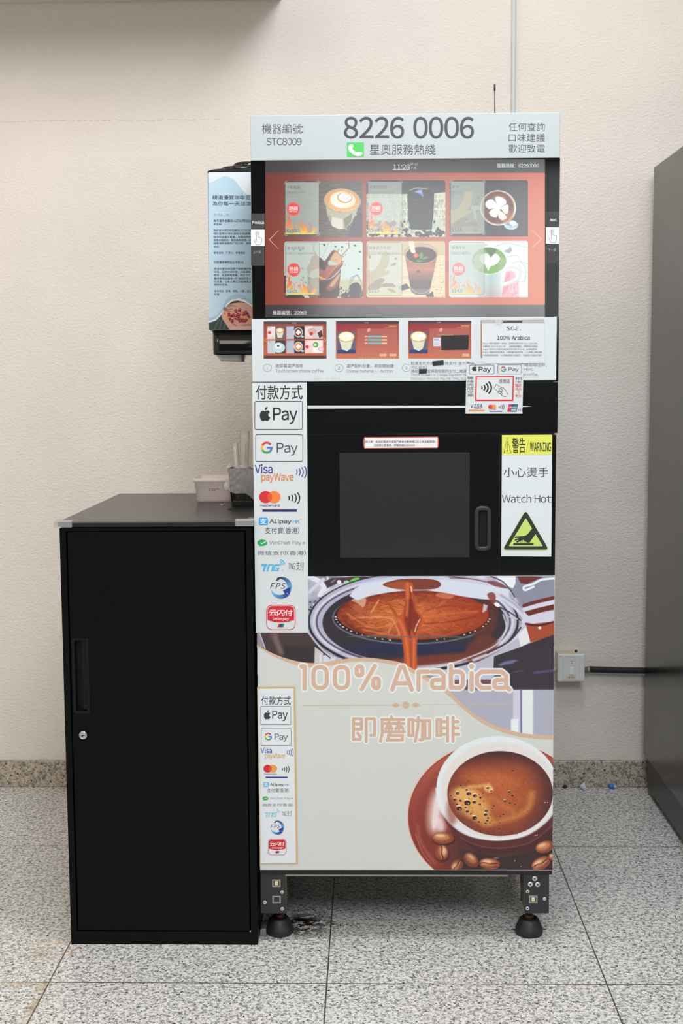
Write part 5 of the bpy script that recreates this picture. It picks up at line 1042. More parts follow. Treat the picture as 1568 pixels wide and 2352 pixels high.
def brew(X, Y):
    q = rr_(X, Y, 970, 560, 475, 382); x = (X-900)*3.92; y = (Y-1680)*3.92
    b = mixc((176, 88, 48), (120, 56, 44), np.clip(q*1.5-.55, 0, 1)); b = mixc(b, (70, 40, 44), np.clip((x-1130)/330, 0, 1)*np.clip((q-.55)*2.2, 0, 1)); b = mixc(b, (72, 36, 40), np.clip((330-y)/140, 0, 1)*.95)
    s = .5+.5*np.sin(q*13+np.arctan2(y-560, x-970)*1.5); return mixc(b, (196, 112, 62), s*.28*np.clip(1.1-q, 0, 1))
cv.ell(972, 559, 475, 382, brew, 4)
cv.ell(880, 430, 260, 70, (196, 106, 60), 90, .1, .6); cv.ell(700, 640, 180, 110, (222, 164, 92), 80, .5, .95); cv.ell(680, 560, 110, 50, (226, 174, 104), 40, .2, .9); cv.ell(780, 740, 150, 70, (218, 158, 88), 60, .6, .9); cv.ell(870, 515, 44, 34, (232, 190, 120), 20, .4, .95); cv.line([(830, 830), (960, 810), (1130, 760), (1230, 680), (1260, 560)], 50, (206, 136, 72), 50, .75, 8); cv.line([(700, 500), (800, 490), (870, 480)], 30, (226, 176, 110), 26, .8, 5); cv.line([(860, 600), (980, 640), (1080, 720)], 50, (196, 116, 62), 50, .7, 6); cv.ell(540, 720, 50, 120, (140, 60, 44), 50, 0, .6)
cv.grain(.05, 3, 3, 44, lambda X, Y: rr_(X, Y, 972, 559, 470, 378) < 1)
for k in range(150):
    a = rnd.uniform(0, 6.28); r = math.sqrt(rnd.random())*.94; x, y = 940+430*r*math.cos(a), 600+310*r*math.sin(a); cv.ell(x, y, rnd.uniform(2, 5), rnd.uniform(2, 4), (92, 50, 44), 3, al=.8)
for x, y, r in ((590, 556, 17), (690, 560, 20), (746, 578, 18), (795, 595, 11), (566, 614, 14), (615, 622, 12), (678, 640, 29), (740, 636, 16), (792, 656, 10), (583, 655, 10), (604, 692, 26), (678, 720, 15), (528, 576, 9), (520, 650, 6), (850, 712, 16), (842, 748, 16), (743, 778, 22), (864, 778, 10), (858, 803, 10), (782, 813, 11), (843, 826, 10), (862, 508, 13), (893, 537, 9), (1056, 543, 14), (1084, 576, 11), (1017, 627, 13), (1062, 643, 11), (917, 668, 8), (906, 692, 8), (1108, 654, 7), (1002, 745, 9), (974, 765, 8), (968, 872, 9), (795, 888, 8), (1034, 902, 6), (1058, 912, 6), (1120, 917, 9), (1087, 352, 10), (976, 304, 6), (1264, 432, 6), (620, 486, 9), (672, 525, 11), (680, 440, 5), (820, 555, 7), (710, 740, 7), (725, 814, 6), (880, 822, 6), (661, 683, 9), (886, 750, 5)):
    cv.ell(x, y, r*1.12, r*.95, (236, 200, 150), 4, al=.55); cv.ell(x, y+r*.1, r, r*.75, (58, 30, 30), 3); 
    if r > 12: cv.ell(x-r*.35, y-r*.9, r*.7, r*.22, (250, 236, 214), 4, al=.8); cv.ell(x+r*.3, y+r*.3, r*.16, r*.14, (250, 240, 230), 2)
def bean(x, y, a, b, rot, crease, dk=0):
    c, d = math.cos(rot), math.sin(rot); R = lambda u, v: (x+u*a*c-v*b*d, y+u*a*d+v*b*c)
    cv.ell(x+8, y+14, a*1.05, b*1.05, (46, 26, 26), 22, rot, .75); cv.ell(x, y, a, b, (138-dk, 72-dk*.5, 46), 4, rot); cv.ell(*R(-.15, -.2), a*.74, b*.62, (206-dk, 136-dk, 92-dk*.6), 26, rot, .9); cv.ell(*R(-.25, -.4), a*.4, b*.25, (244-dk, 206-dk, 166-dk), 22, rot, .85)
    if crease: cv.line([R(-.95, .05), R(-.5, -.12), R(0, .08), R(.5, -.08), R(.95, .05)], b*.22, (84, 40, 26), 5, .95, 5); cv.line([R(-.85, .1), R(-.4, -.02), R(.1, .16), R(.8, .06)], b*.08, (226, 176, 104), 4, .9, 5)
bean(458, 960, 97, 52, .04, False); bean(446, 1093, 68, 60, 1.45, True); bean(585, 1210, 62, 52, -1.0, True, 20); bean(712, 1160, 78, 56, .7, False, 25); bean(880, 1192, 94, 50, .06, True); bean(1376, 1040, 84, 54, -.3, False); bean(1342, 1188, 92, 54, -.5, True); bean(1442, 1130, 30, 32, 0, False)
for k in range(8): cv.line([(915+k*5, 1138+rnd.uniform(-4, 4)), (925+k*5, 1142)], 4, (170, 160, 160), 3, .6)
for x, y in ((1104, 1165), (1160, 1218), (1376, 640), (1400, 640), (1290, 937), (1305, 933)): cv.ell(x, y, 5, 4, (220, 220, 220), 3)
pp = Print(MF); pp.canvas(cv, 0, lambda X, Y: (X > 588.2+(Y-1323)*.0128) & (X < 1273-(Y-1323)*.0075))
ps = MB(); ps.box(X_(592.8, 1660, MF), X_(1270.4, 1660, MF), MF-.0001, MF+.0138, Z_(930, py1, MF), Z_(930, py0, MF))
pst = ps.build('poster_panel', WHITEP, vm, label='printed panel with an espresso photograph and a coffee cup')
pp.build('poster_print', VINYL, pst)

# plinth, legs, feet --------------------------------------------------
pb_(597.5, 1998.3, 1267.5, 2008.5, MF+.001, MF+.58, .001).build('plinth', BODY, vm)
zpl = Z_(930, 2008.5, MF+.001)
LIP = mat('galvanised_lip', (150, 146, 136), .4, .7)
pb_(655, 2008.8, 1166, 2013, MF+.004, MF+.018, .0004).build('plinth_lip', LIP, vm, label='bare galvanised edge under the plinth')
LEG = bump(mat('dark_leg_plate', (40, 44, 48), .5, .1), 300, .1, .0004); INN = mat('grimy_bracket', (96, 86, 66), .6, .3)
RIV = mat('rivet_aluminium', (206, 206, 204), .35, .5); RUB = bump(mat('black_rubber_foot', (30, 33, 36), .5), 400, .1, .0003); RUST = mat('rusty_steel', (92, 66, 52), .5, .6)
def leg(px0, px1, py1, yf, yb, rivets, squares, inner, front=True):
    x0, x1 = X_(px0, 2050, yf), X_(px1, 2050, yf); z0 = Z_((px0+px1)/2, py1, yf)
    mb = MB(); mb.box(x0, x1, yf, yf+.003, z0, zpl-.0003, .0008); mb.box(x0, x1, yb-.003, yb, z0, zpl-.0003); mb.box(*((x0, x0+.003) if inner > 0 else (x1-.003, x1)), yf+.003, yb-.003, z0, zpl-.0003)
    lg = mb.build('leg', LEG, vm)
    xi = x1 if inner > 0 else x0
    mb = MB(); mb.prism([(xi+.0012*inner, yf+.001, z0+.004), (xi+.0012*inner, yf+.001, zpl-.0005), (xi+.0012*inner, yb+.02, zpl-.0005), (xi+.0012*inner, yb-.01, z0+.03)], (-.0022*inner, 0, 0)); mb.build('gusset_plate', INN, lg, label='grimy bare metal gusset')
    for (rx, ry, r) in rivets:
        q = onY(rx, ry, yf); MB().lathe([(r, 0), (r*.96, .0012), (r*.5, .0020), (r*.38, .0012)], tuple(q), 'Y', 18).build('rivet', RIV, lg)
        MB().lathe([(r*.30, .0013), (r*.30, .0017)], tuple(q), 'Y', 10).build('rivet_hole', GAPM, lg)
    for (sx_, sy_, lit) in squares:
        q = onY(sx_, sy_, yf); h = .0098; mb = MB()
        o1 = [(q[0]+a*h, yf-.0008, q[2]+b*h*.9) for a, b in ((-1, -1), (1, -1), (1, 1), (-1, 1))]; o2 = [(q[0]+a*h*.66, yf-.0008, q[2]+b*h*.6) for a, b in ((-1, -1), (1, -1), (1, 1), (-1, 1))]; o3 = [(a, yf+.0022, c) for a, b, c in o2]; o0 = [(a, yf+.0001, c) for a, b, c in o1]
        mb.loft([o0, o1, o2, o3], cap=False, smooth=False); mb.prism(o3, (0, .0005, 0)); mb.build('latch_plate', mat('grey_latch', (150, 150, 146), .5, .3), lg, label='square grey latch plate')
        if lit: MB().box(q[0]-h*.42, q[0]+h*.42, yf-.0018, yf+.0020, q[2]-h*.52, q[2]+h*.5, .001).build('latch_tongue', mat('cream_latch', (214, 200, 164), .5), lg)
    return x0, x1, z0
yl = MF+.004
l0 = leg(598.5, 656, 2098, yl, yl+.075, ((647.5, 2049, .0043), (608, 2072.5, .0043), (648, 2087.5, .0043)), ((634.5, 2028.5, 1), (635, 2066, 0)), 1)
l1 = leg(1204, 1260.5, 2098, yl, yl+.075, ((1227.5, 2018, .0060), (1217.5, 2031, .0060), (1234, 2031.5, .0060), (1211.5, 2048, .0043), (1250, 2064.5, .0043), (1211, 2086.5, .0043)), ((1224, 2065.5, 1),), -1)
leg(598.5, 656, 2098, yl, yl+.075, (), (), 1) if False else None
def foot(x, y, ztop):
    mb = MB(); mb.lathe([(.0312, 0), (.0322, .004), (.0325, .012), (.0308, .0165), (.0272, .026), (.0228, .035), (.0200, .0385), (.0175, .0395), (.0165, .034)], (x, y, 0), n=40); ft = mb.build('foot', RUB, vm, label='round black rubber levelling foot')
    MB().lathe([(.0062, .030), (.0062, ztop)], (x, y, 0), n=16).build('threaded_stem', RUST, ft)
    MB().lathe([(.0105, .0342), (.0115, .036), (.0115, .044), (.0105, .046)], (x, y, 0), n=6).build('hex_nut', RUST, ft)
fx0, fx1 = X_(642, 2140, MF+.062), X_(1214, 2136, MF+.062)
for x in (fx0, fx1): foot(x, MF+.060, zpl-.001)
for x, s in ((fx0, 1), (fx1, -1)):
    MB().box(x-.028, x+.028, MF+.50, MF+.57, .075, zpl-.0004, .001).build('leg', LEG, vm); foot(x, MF+.535, .08)
# aerial on the roof
ax, ay = X_(1136.5, 240, MF+.10), MF+.10
mb = MB(); mb.lathe([(.012, MZ1-.0045), (.012, MZ1+.004), (.004, MZ1+.010)], (ax, ay, 0), n=16); mb.tube([(ax, ay, MZ1+.008), (ax-.001, ay, Z_(1136, 208, ay))], .0011, 8); an = mb.build('aerial', mat('black_aerial', (36, 34, 32), .4), vm, label='thin whip aerial')
MB().tube([(ax-.001, ay, Z_(1136, 208, ay)), (ax-.0012, ay, Z_(1136, 193, ay))], .0021, 10).build('aerial_tip', mat('aerial_tip', (40, 48, 40), .5), an)
# folded dark wrapper lying on the roof
c0, c1 = onY(1206, 258, MF+.03), onY(1262, 256, MF+.03)
zt = MZ1-.0038; mb = MB()
mb.loft([[(c0[0]+(c1[0]-c0[0])*t, y+.04*t, zt+h) for y, h in ((MF+.02, .0003), (MF+.018, .002+k), (MF+.03, .0032+k), (MF+.16, .003+k*.6), (MF+.17, .0003))] for t, k in ((0, 0), (.3, .003), (.6, .005), (.8, .0085), (.84, .0095), (.95, .0085), (1, .003))])
o = mb.build('folded_wrapper', mat('dark_glossy_wrapper', (58, 56, 62), .2)); tag(o, 'small dark folded wrapper lying on the right end of the machine roof', 'wrapper')
# ------------------------------------------------------------------ paper signs stuck on the machine
E_ = Zf(570, 870, 3.92); H_ = Zf(580, 1560, 5.113); Fz = Zf(700, 980, 2.6133)
BLK = (40, 40, 44); NAVY = (44, 52, 140)
def arcs(p, cx, cy, n, r0, dr, w, col, hs=.75, rev=False, a=42):
    for k in range(n):
        r = r0+dr*k; p.arc(cx, cy, r*.55, r*hs*1.55, -a, a, w, col, 0, 12)
def apple(p, x, y, s, col):
    q = lambda L: [(x+(u-150)*s, y+(v-330)*s) for u, v in L]
    p.poly([tuple(t) for t in cr(q([(150, 293), (165, 286), (181, 287), (192, 299), (181, 313), (181, 334), (196, 349), (186, 369), (171, 380), (151, 375), (131, 381), (116, 370), (105, 345), (105, 315), (115, 297), (131, 287)]), 5, True)], col)
    p.poly([tuple(t) for t in cr(q([(149, 282), (152, 264), (171, 250), (171, 264), (162, 278)]), 4, True)], col)
def gmark(p, x, y, r, w):
    for a0, a1, c in ((205, 322, (216, 64, 56)), (150, 207, (240, 178, 50)), (42, 152, (62, 160, 84)), (0, 44, (70, 120, 220))): p.arc(x, y, r, r, a0, a1, w, c)
    p.rect(x, y-w*.42, x+r+w*.5, y+w*.5, (70, 120, 220))
def paysign(zf, Y, corners, paper, ink, base_label, gold=None, vw=NAVY, pw=(214, 130, 62), oc=(240, 130, 60), thin=0.):
    c0 = onY(*zf([corners[3]])[0], Y); c1 = onY(*zf([corners[2]])[0], Y)
    T = thing('payment_sign', ((c0[0]+c1[0])/2, Y, min(c0[2], c1[2])), base_label, 'sign')
    s = sheet(Y, corners, paper, zf=zf)
    if gold:
        s = sheet(Y, gold, (206, 178, 128), zf=H_); s.zf = H_; s.poly([(60, 112), (478, 108), (508, 2157), (96, 2160)], paper); s.poly([(76, 178), (462, 172), (462, 175), (76, 181)], (204, 210, 214), 1); s.poly([(74, 180), (77, 180), (104, 2070), (101, 2070)], (204, 210, 214), 1)
        for k in range(9): a, b = rnd.uniform(110, 340), rnd.uniform(1960, 2140); s.stroke([(a, b), (a+rnd.uniform(8, 30), b+rnd.uniform(-20, 20)), (a+20, b+20)], 3, (214, 206, 192), 1)
    s.build('sign_backing', PAPER, T)
    def P(): p = Print(Y, 3); p.zf = zf; return p
    p = P(); p.text('付款方式', 68, 58, 487, 185, ink, w=.012); p.build('heading', PAPER, T)
    p = P(); p.frame(56, 200, 490, 458, 18, 5, ink); apple(p, 150, 330, 1, ink); p.text('Pay', 222, 258, 443, 407, ink, w=.012); p.build('payment_logo', PAPER, T, 'black fruit mark and lettering in a rounded frame')
    p = P(); p.frame(64, 500, 494, 746, 18, 5, ink); gmark(p, 166, 620, 44, 18); p.text('Pay', 256, 578, 444, 690, (74, 76, 86), w=.002); p.build('payment_logo', PAPER, T, 'four coloured letter mark in a rounded frame')
    p = P(); p.text('Visa', 58, 768, 218, 852, vw, w=.012); p.text('payWave', 118, 850, 406, 936, pw, w=.012)
    for k in range(4): p.arc(415+k*14, 840, 24+k*14, 34+k*14, -44, 44, 8, vw)
    p.build('payment_logo', PAPER, T, 'blue and orange lettering with four blue waves')
    p = P(); p.ell(156, 1065, 59, 54, (206, 44, 52)); p.ell(231, 1065, 59, 54, oc, 1); t = np.radians(np.linspace(-52, 52, 14)); m = 193.5; p.poly([(156+59*math.cos(a), 1065+54*math.sin(a)) for a in t]+[(231-59*math.cos(a), 1065+54*math.sin(a)) for a in t[::-1]], (222, 84, 50), 2)
    p.text('mastercard.', 106, 1128, 288, 1150, ink, w=.01)
    for k in range(4): p.arc(345+k*16, 1074, 24+k*15, 24+k*16, -44, 44, 10, BLK)
    p.rect(127, 1176, 438, 1197, (50, 46, 108) if not gold else (50, 62, 158)); p.build('payment_logo', PAPER, T, 'red and orange overlapping circles with four black waves')
    p = P(); p.rrect(94, 1250, 176, 1318, 12, (54, 158, 222) if not gold else (108, 190, 226)); p.text('支', 104, 1258, 164, 1308, (240, 246, 250), 1, w=.012); p.text('Alipay', 190, 1262, 388, 1312, ink, w=.012); p.text('HK', 400, 1270, 462, 1302, (60, 160, 220), w=.008); p.text('TM', 466, 1262, 482, 1268, (90, 90, 96)); p.text('支付寶(香港)', 150, 1336, 458, 1396, (66, 66, 74), w=-.008)
    p.build('payment_logo', PAPER, T, 'light blue square mark with black lettering')
    GR_ = (40, 164, 86) if not gold else (74, 178, 92)
    p = P(); p.ell(126, 1476, 45, 29, GR_); p.poly([(100, 1496), (130, 1502), (98, 1508)], GR_); p.stroke([(108, 1474), (122, 1484), (168, 1462)], [4, 9, 4], (240, 246, 244), 1); p.text('WeChat Pay', 192, 1458, 478, 1500, (110, 112, 120), w=-.01); p.ring(502, 1478, 13, 9, 2, (130, 132, 140)); p.rect(494, 1475, 510, 1481, (130, 132, 140))
    p.text('微信支付(香港)', 82, 1548, 518, 1588, (90, 92, 98), w=-.012); p.build('payment_logo', PAPER, T, 'green speech bubble with a tick and grey lettering')
    CY = (64, 180, 222) if not gold else (126, 206, 222)
    p = P()
    p.stroke([(118, 1678), (168, 1678)], 16, CY); p.stroke([(152, 1684), (138, 1734)], 17, CY); p.stroke([(170, 1734), (186, 1676), (226, 1676), (212, 1734)], 15, CY); p.stroke([(284, 1678), (240, 1678), (230, 1726), (268, 1726), (275, 1704), (254, 1704)], 14, CY)
    for k in range(3): p.arc(280, 1680, 14+k*17, 18+k*18, -82, -8, 8, CY, 0, 12)
    p.text('TM', 298, 1722, 318, 1732, CY); p.text('TNG', 360, 1660, 422, 1718, (70, 72, 80), w=-.004); p.text('支付', 432, 1646, 500, 1724, (70, 72, 80), w=-.016); p.build('payment_logo', PAPER, T, 'turquoise slanted letters with waves')
    p = P()
    n = 30; t = np.radians(np.linspace(-118, 62, n)); w = 6+34*np.sin(np.linspace(.05, 2.4, n)); c = mixc((40, 44, 90), (96, 176, 226), np.linspace(0, 1.4, n))
    def sw(cx, cy, rx, ry, tt, ww, cc):
        k = len(tt); o = [(cx+rx*math.cos(a), cy+ry*math.sin(a)) for a in tt]; i = [(cx+(rx-b)*math.cos(a), cy+(ry-b)*math.sin(a)) for a, b in zip(tt, ww)]
        p.add(p.zf(o+i), [(j, j+1, k+j+1, k+j) for j in range(k-1)], np.concatenate([cc, cc]))
    sw(300, 1875, 92, 92, t, w, c); p.poly([(244, 1824), (262, 1792), (284, 1806)], (40, 44, 70))
    t = np.radians(np.linspace(168, 42, n)); w = 4+32*np.sin(np.linspace(.1, 2.0, n)); c = mixc((90, 180, 230), (44, 58, 140), np.linspace(-.2, 1, n)); sw(296, 1890, 92, 90, t, w, c); p.poly([(312, 1906), (382, 1872), (370, 1952), (352, 1926), (330, 1938)], (44, 58, 140))
    p.text('FPS', 196, 1840, 336, 1890, ink, 1, w=-.002, shear=.35); p.build('payment_logo', PAPER, T, 'two blue curved arrows around slanted black letters')
    p = P(); R = (196, 40, 62); p.frame(162, 2035, 425, 2262, 52, 6, R)
    a = rrpts(174, 412, 2047, 2300, 42); p.poly([q for q in a if q[1] < 2170][::1]+[(174, 2172), (230, 2188), (293, 2194), (356, 2188), (412, 2172)] if False else [(174, 2172)]+[(174, 2089)]+[(174+42-42*math.cos(u), 2089-42*math.sin(u)) for u in np.linspace(.1, math.pi/2, 6)]+[(412-42+42*math.sin(u), 2089-42*math.cos(u)) for u in np.linspace(0, math.pi/2, 6)]+[(412, 2172), (356, 2188), (293, 2194), (230, 2188)], (204, 40, 54))
    for g, ax, bx in (('云', 188, 256), ('闪', 260, 326), ('付', 330, 396)): p.text(g, ax, 2080, bx, 2134, (246, 244, 244), 1, w=.02)
    p.text('Unionpay', 220, 2146, 366, 2180, (246, 244, 244), 1, w=.014, shear=.2)
    for k, c in enumerate(((196, 44, 62), (50, 60, 130), (30, 130, 140))): p.poly([(274+k*16, 2206), (292+k*16, 2206), (284+k*16, 2236), (264+k*16, 2236)], c, 1)
    p.build('payment_logo', PAPER, T, 'red rounded square mark with white characters')
    return T
PWH = (207, 214, 219)
paysign(E_, MF-.0006, [(35, 34), (527, 33), (542, 2287), (68, 2287)], PWH, BLK, 'long white payment methods sign running from the black drawer down to the coffee photograph')
def remap(pts): return H_([(103+(x-68)*.8234, 198+(y-58)*.8475) for x, y in pts])
paysign(remap, MF-.0012, [(68, 58), (400, 58), (400, 2300), (68, 2300)], (222, 228, 234), (58, 58, 66), 'smaller payment methods sign in a gold frame at the lower left of the poster', gold=[(52, 92), (500, 88), (530, 2170), (86, 2172)], vw=(58, 84, 176), pw=(214, 168, 96), oc=(232, 160, 76))
for o in [o for o in bpy.data.objects if o.parent and o.parent.name.startswith('payment_sign') and o.name.startswith('sign_backing')]: pass

# tap-to-pay card sign
ys = MF-.0028; c0 = onY(1134, 950, ys)
T = thing('contactless_sign', tuple(c0), 'white contactless card sign with a red box stuck over the drawer on the right', 'sign')
s = sheet(ys, [(622, 478), (1163, 478), (1153, 950), (613, 950)], (206, 212, 216), zf=D_); s.build('sign_backing', PAPER, T)
def P(): p = Print(ys, 3); p.zf = D_; return p
p = P(); p.frame(648, 486, 886, 574, 6, 4, (70, 76, 96)); q0 = p.zf; p.zf = lambda L: D_([(698+(x-150)*.48, 524+(y-330)*.42) for x, y in L]); apple(p, 150, 330, 1, BLK); p.zf = D_; p.text('Pay', 738, 505, 856, 562, BLK, w=.012); p.build('payment_logo', PAPER, T, 'black fruit mark and lettering in a thin frame')
p = P(); p.frame(918, 484, 1146, 574, 6, 4, (70, 76, 96)); gmark(p, 973, 527, 21, 9); p.text('Pay', 1022, 511, 1118, 554, (80, 82, 92)); p.build('payment_logo', PAPER, T, 'four coloured letter mark in a thin frame')
p = P()
for k, ch in enumerate('等待完成交易'): p.text(ch, 628, 597+k*33, 690, 625+k*33, (60, 58, 60), w=-.014)
p.build('side_lettering', PAPER, T); p = P()
for k, ch in enumerate('拍卡緊貼3秒'): y = 602+k*33; p.text(ch, *( (1102, y, 1124, y+26) if ch == '3' else (1084, y, 1146, y+28)), (60, 58, 60) if k < 2 else (206, 44, 50), w=-.012)
p.build('side_lettering', PAPER, T)
p = P(); p.poly([(709, 596), (1073, 594), (1067, 830), (704, 830)], (214, 44, 56)); p.poly([(722, 607), (1061, 606), (1055, 816), (717, 816)], (208, 213, 217), 1); p.lay0 = 5
for k, (r, w) in enumerate(((20, 12), (40, 13), (62, 14), (86, 15))): p.arc(752+k*9, 703, r*.92, r*.86, -48, 48, w, BLK)
p.text('感應區', 930, 624, 1036, 662, (60, 60, 64), w=.0)
for L, w in (([(905, 672), (952, 700), (924, 742), (884, 708), (905, 672)], 4), ([(946, 702), (975, 706), (995, 728), (1018, 770)], 4), ([(922, 738), (925, 752), (945, 764), (962, 782), (998, 790)], 4), ([(925, 712), (950, 714), (968, 730), (962, 740), (944, 736), (925, 726)], 4), ([(930, 742), (944, 736), (954, 744), (948, 756)], 4), ([(938, 760), (955, 752), (964, 760), (958, 772)], 4)): p.stroke(L, w, BLK)
p.build('tap_pictogram', PAPER, T, 'red framed box with card, hand and black waves')
p = P(); p.text('VISA', 664, 858, 772, 894, (44, 56, 130), w=.02, shear=.2); p.text('payWave', 702, 896, 760, 906, (44, 56, 130), w=.01); p.rect(642, 912, 792, 925, (232, 142, 72)); p.build('payment_logo', PAPER, T, 'dark blue slanted letters over an orange bar')
p = P(); p.ell(851, 884, 22, 20, (204, 50, 52)); p.ell(882, 884, 22, 20, (232, 140, 66), 1); p.ell(866.5, 884, 7, 14, (222, 90, 52), 2); p.text('mastercard', 832, 906, 902, 913, BLK, w=.01); p.rect(840, 924, 961, 931, (50, 56, 140))
for k in range(4): p.arc(924+k*8, 886, 10+k*7, 12+k*7, -46, 46, 4.5, BLK)
p.build('payment_logo', PAPER, T, 'small red and orange circles with waves')
p = P()
for k, c in enumerate(((198, 50, 56), (50, 70, 120), (30, 110, 120))): x = 1022+k*28; p.poly([(x, 859), (x+34 if k == 2 else x+30, 859), (x+18 if k == 2 else x+16, 931), (x-13, 931)], c)
p.text('UnionPay', 1022, 880, 1102, 900, (236, 238, 240), 1, w=.005, shear=.15); p.text('银联', 1046, 902, 1092, 926, (236, 238, 240), 1, w=.01, shear=.15)
for k in range(3): p.arc(1112+k*8, 912, 9+k*8, 12+k*7, -46, 46, 4, (70, 70, 76))
p.build('payment_logo', PAPER, T, 'red, blue and green slanted mark with waves')

# S.O.E. notice in a clear sleeve
ys = MF-.0022; T = thing('bean_notice', tuple(onY(1178, 834, ys)), 'white taped notice about the coffee beans covering the fourth step picture', 'sign')
p = Print(YI); p.zf = D_; p.poly([(757, 64), (1356, 60), (1356, 420), (757, 420)], (176, 120, 100)); p.build('instruction_picture', PAPER, ip, 'fourth step picture almost hidden behind a notice')
s = sheet(ys, [(766, 68), (1358, 66), (1361, 470), (774, 474)], (207, 214, 219), zf=D_); s.rect(768, 69, 1357, 92, (168, 174, 180)); s.rect(968, 72, 1150, 88, (70, 76, 80), 1); s.build('sign_backing', PAPER, T)
p = Print(ys, 4); p.zf = D_; p.text('S.O.E .', 1004, 122, 1138, 160, BLK, w=-.002); p.text('100% Arabica', 912, 208, 1222, 248, BLK, w=.004)
for t, y, x1 in (('Bugisu 是非洲東部的一個地區，那裡的咖啡生長在 Elgon 山的山坡上，', 275, 1306), ('海拔較高（1500 至 2600 米）， 這使其成為硬豆，非常適合中深烘焙。', 302, 1300), ('Bugisu 咖啡比大多數其他東非咖啡具有更多的 body，並且酸度較低。', 330, 1296), ('Bugisu 帶著東非的乾香氣，入喉有著甘甜的滋味 ，入口有著上揚的甜酸，', 358, 1344), ('不刺激味蕾的甜酸，入口後轉濃濃的甘味取代，不輕薄也不過度的質感', 386, 1334)): p.text(t, 780, y, x1, y+19, (92, 94, 104), w=-.006, res=1)
p.build('lettering', PAPER, T)
FILM2 = mat('sleeve_tape', (230, 234, 236), .2); FILM2.node_tree.nodes['Principled BSDF'].inputs['Alpha'].default_value = .3
w = [tuple(onY(*D_([q])[0], ys-.0016)) for q in ((880, 40), (960, 42), (950, 110), (905, 100))]; MB().prism(w, (0, .0002, 0)).build('tape', FILM2, T)

# heat warning sign
ys = MF-.0006; T = thing('warning_sign', tuple(onY(1208, 1278, ys)), 'white and yellow hot surface warning sign right of the black door', 'sign')
s = sheet(ys, [(1182, 50), (1484, 48), (1478, 780), (1178, 778)], (211, 220, 225), zf=Fz); s.poly([(1182, 50), (1484, 48), (1483, 167), (1181.5, 169)], (216, 222, 92)); s.build('sign_backing', PAPER, T)
def P(): p = Print(ys, 3); p.zf = Fz; return p
YB_ = (40, 44, 40)
p = P(); p.stroke([(1214, 66), (1236, 158), (1194, 159)], 3.5, YB_, closed=True); p.stroke([(1214.5, 88), (1214.5, 132)], 2.5, YB_); p.ell(1214.5, 144, 3, 4, YB_); p.text('警告', 1245, 68, 1322, 158, YB_, w=.03); p.text('/', 1327, 72, 1345, 156, YB_); p.text('WARNING', 1350, 94, 1476, 149, YB_, w=.022); p.build('heading', PAPER, T, 'black lettering on the yellow band')
p = P(); p.text('小心燙手', 1192, 244, 1462, 303, (52, 54, 60), w=-.012); p.build('lettering', PAPER, T); p = P(); p.text('Watch Hot', 1182, 407, 1480, 455, (52, 54, 60), w=-.006); p.build('lettering', PAPER, T)
p = P()
def rtri(cx, cy, top, wx, bot, r, col, lay):
    V = [np.array(v, float) for v in ((cx, top), (cx+wx, bot), (cx-wx, bot))]; L = []
    for i in range(3):
        a, b, c = V[i-1], V[i], V[(i+1) % 3]; d1 = (a-b)/np.linalg.norm(a-b); d2 = (c-b)/np.linalg.norm(c-b)
        for t in np.linspace(0, 1, 6): L.append(tuple((1-t)**2*(b+d1*r)+2*t*(1-t)*b+t*t*(b+d2*r)))
    p.poly(L, col, lay)
rtri(1325, 640, 498, 142, 742, 26, (196, 214, 100), 0); rtri(1325, 640, 502, 138, 738, 26, (42, 48, 46), 1); rtri(1325, 640, 548, 103, 718, 8, (190, 216, 112), 2)
p.lay0 = 6; p.rect(1250, 700, 1372, 711, YB_); p.poly([tuple(q) for q in cr([(1372, 604), (1384, 640), (1358, 680), (1345, 697), (1330, 694), (1310, 680), (1290, 688), (1272, 696), (1268, 690), (1282, 680), (1260, 684), (1262, 676), (1285, 668), (1258, 668), (1264, 660), (1290, 658), (1330, 650)], 4, True)], YB_)
for x in (1292, 1304, 1316): p.stroke([(x, 696), (x+3, 690), (x-1, 685), (x+2, 680)], 2.5, YB_)
p.build('hot_surface_symbol', PAPER, T, 'yellow-green triangle with a black hand over a hot plate')

# small note on the door
T = thing('door_note', tuple(onY(920, 1031, ys)), 'narrow white note with red ends at the top of the black door', 'sign')
s = sheet(ys, [(357, 62), (797, 59), (804, 78), (803, 110), (796, 129), (357, 132), (350, 112), (350, 82)], (206, 66, 50), zf=Fz); s.poly([(358, 67), (796, 64), (796, 125), (358, 128)], (226, 228, 228)); s.build('sign_backing', PAPER, T)
p = P(); p.text('請注意：飲品的製造完成後門鎖會自動解開1次(之後自動關閉)，', 362, 82, 788, 98, (66, 60, 60), w=.002, res=2); p.text('如被鎖住要重開，請電熱線82260006', 415, 104, 660, 119, (66, 60, 60), w=.002, res=2); p.build('lettering', PAPER, T)

# ------------------------------------------------------------------ bean dispenser on the left side of the machine
YD = 3.235
Q = Zf(460, 350, 4.7)
dxl, dxr = X_(476.5, 560, YD), ML+.002
zt, zm, zb, zn = Z_(530, 395.5, YD), Z_(530, 758, YD), Z_(530, 815, YD), Z_(530, 830, YD)
dp = thing('bean_dispenser', ((dxl+dxr)/2, YD+.08, zb), 'bean dispenser with black lid and light blue label at the left side of the machine', 'dispenser')
BG = mat('black_gloss_plastic', (16, 17, 18), .1, 0, .5); SL = mat('pale_blue_sleeve', (176, 202, 220), .4)
def dring(x0, x1, y0, y1, z, r=.02): return [(x, y, z) for x, y in rrpts(x0, x1, y0, y1, r, 6)]
xr = ML-.0045
mb = MB(); mb.loft([dring(dxl, xr, YD+.0004, YD+.16, zm), dring(dxl, xr, YD+.0004, YD+.16, zt)]); mb.build('sleeve', SL, dp)
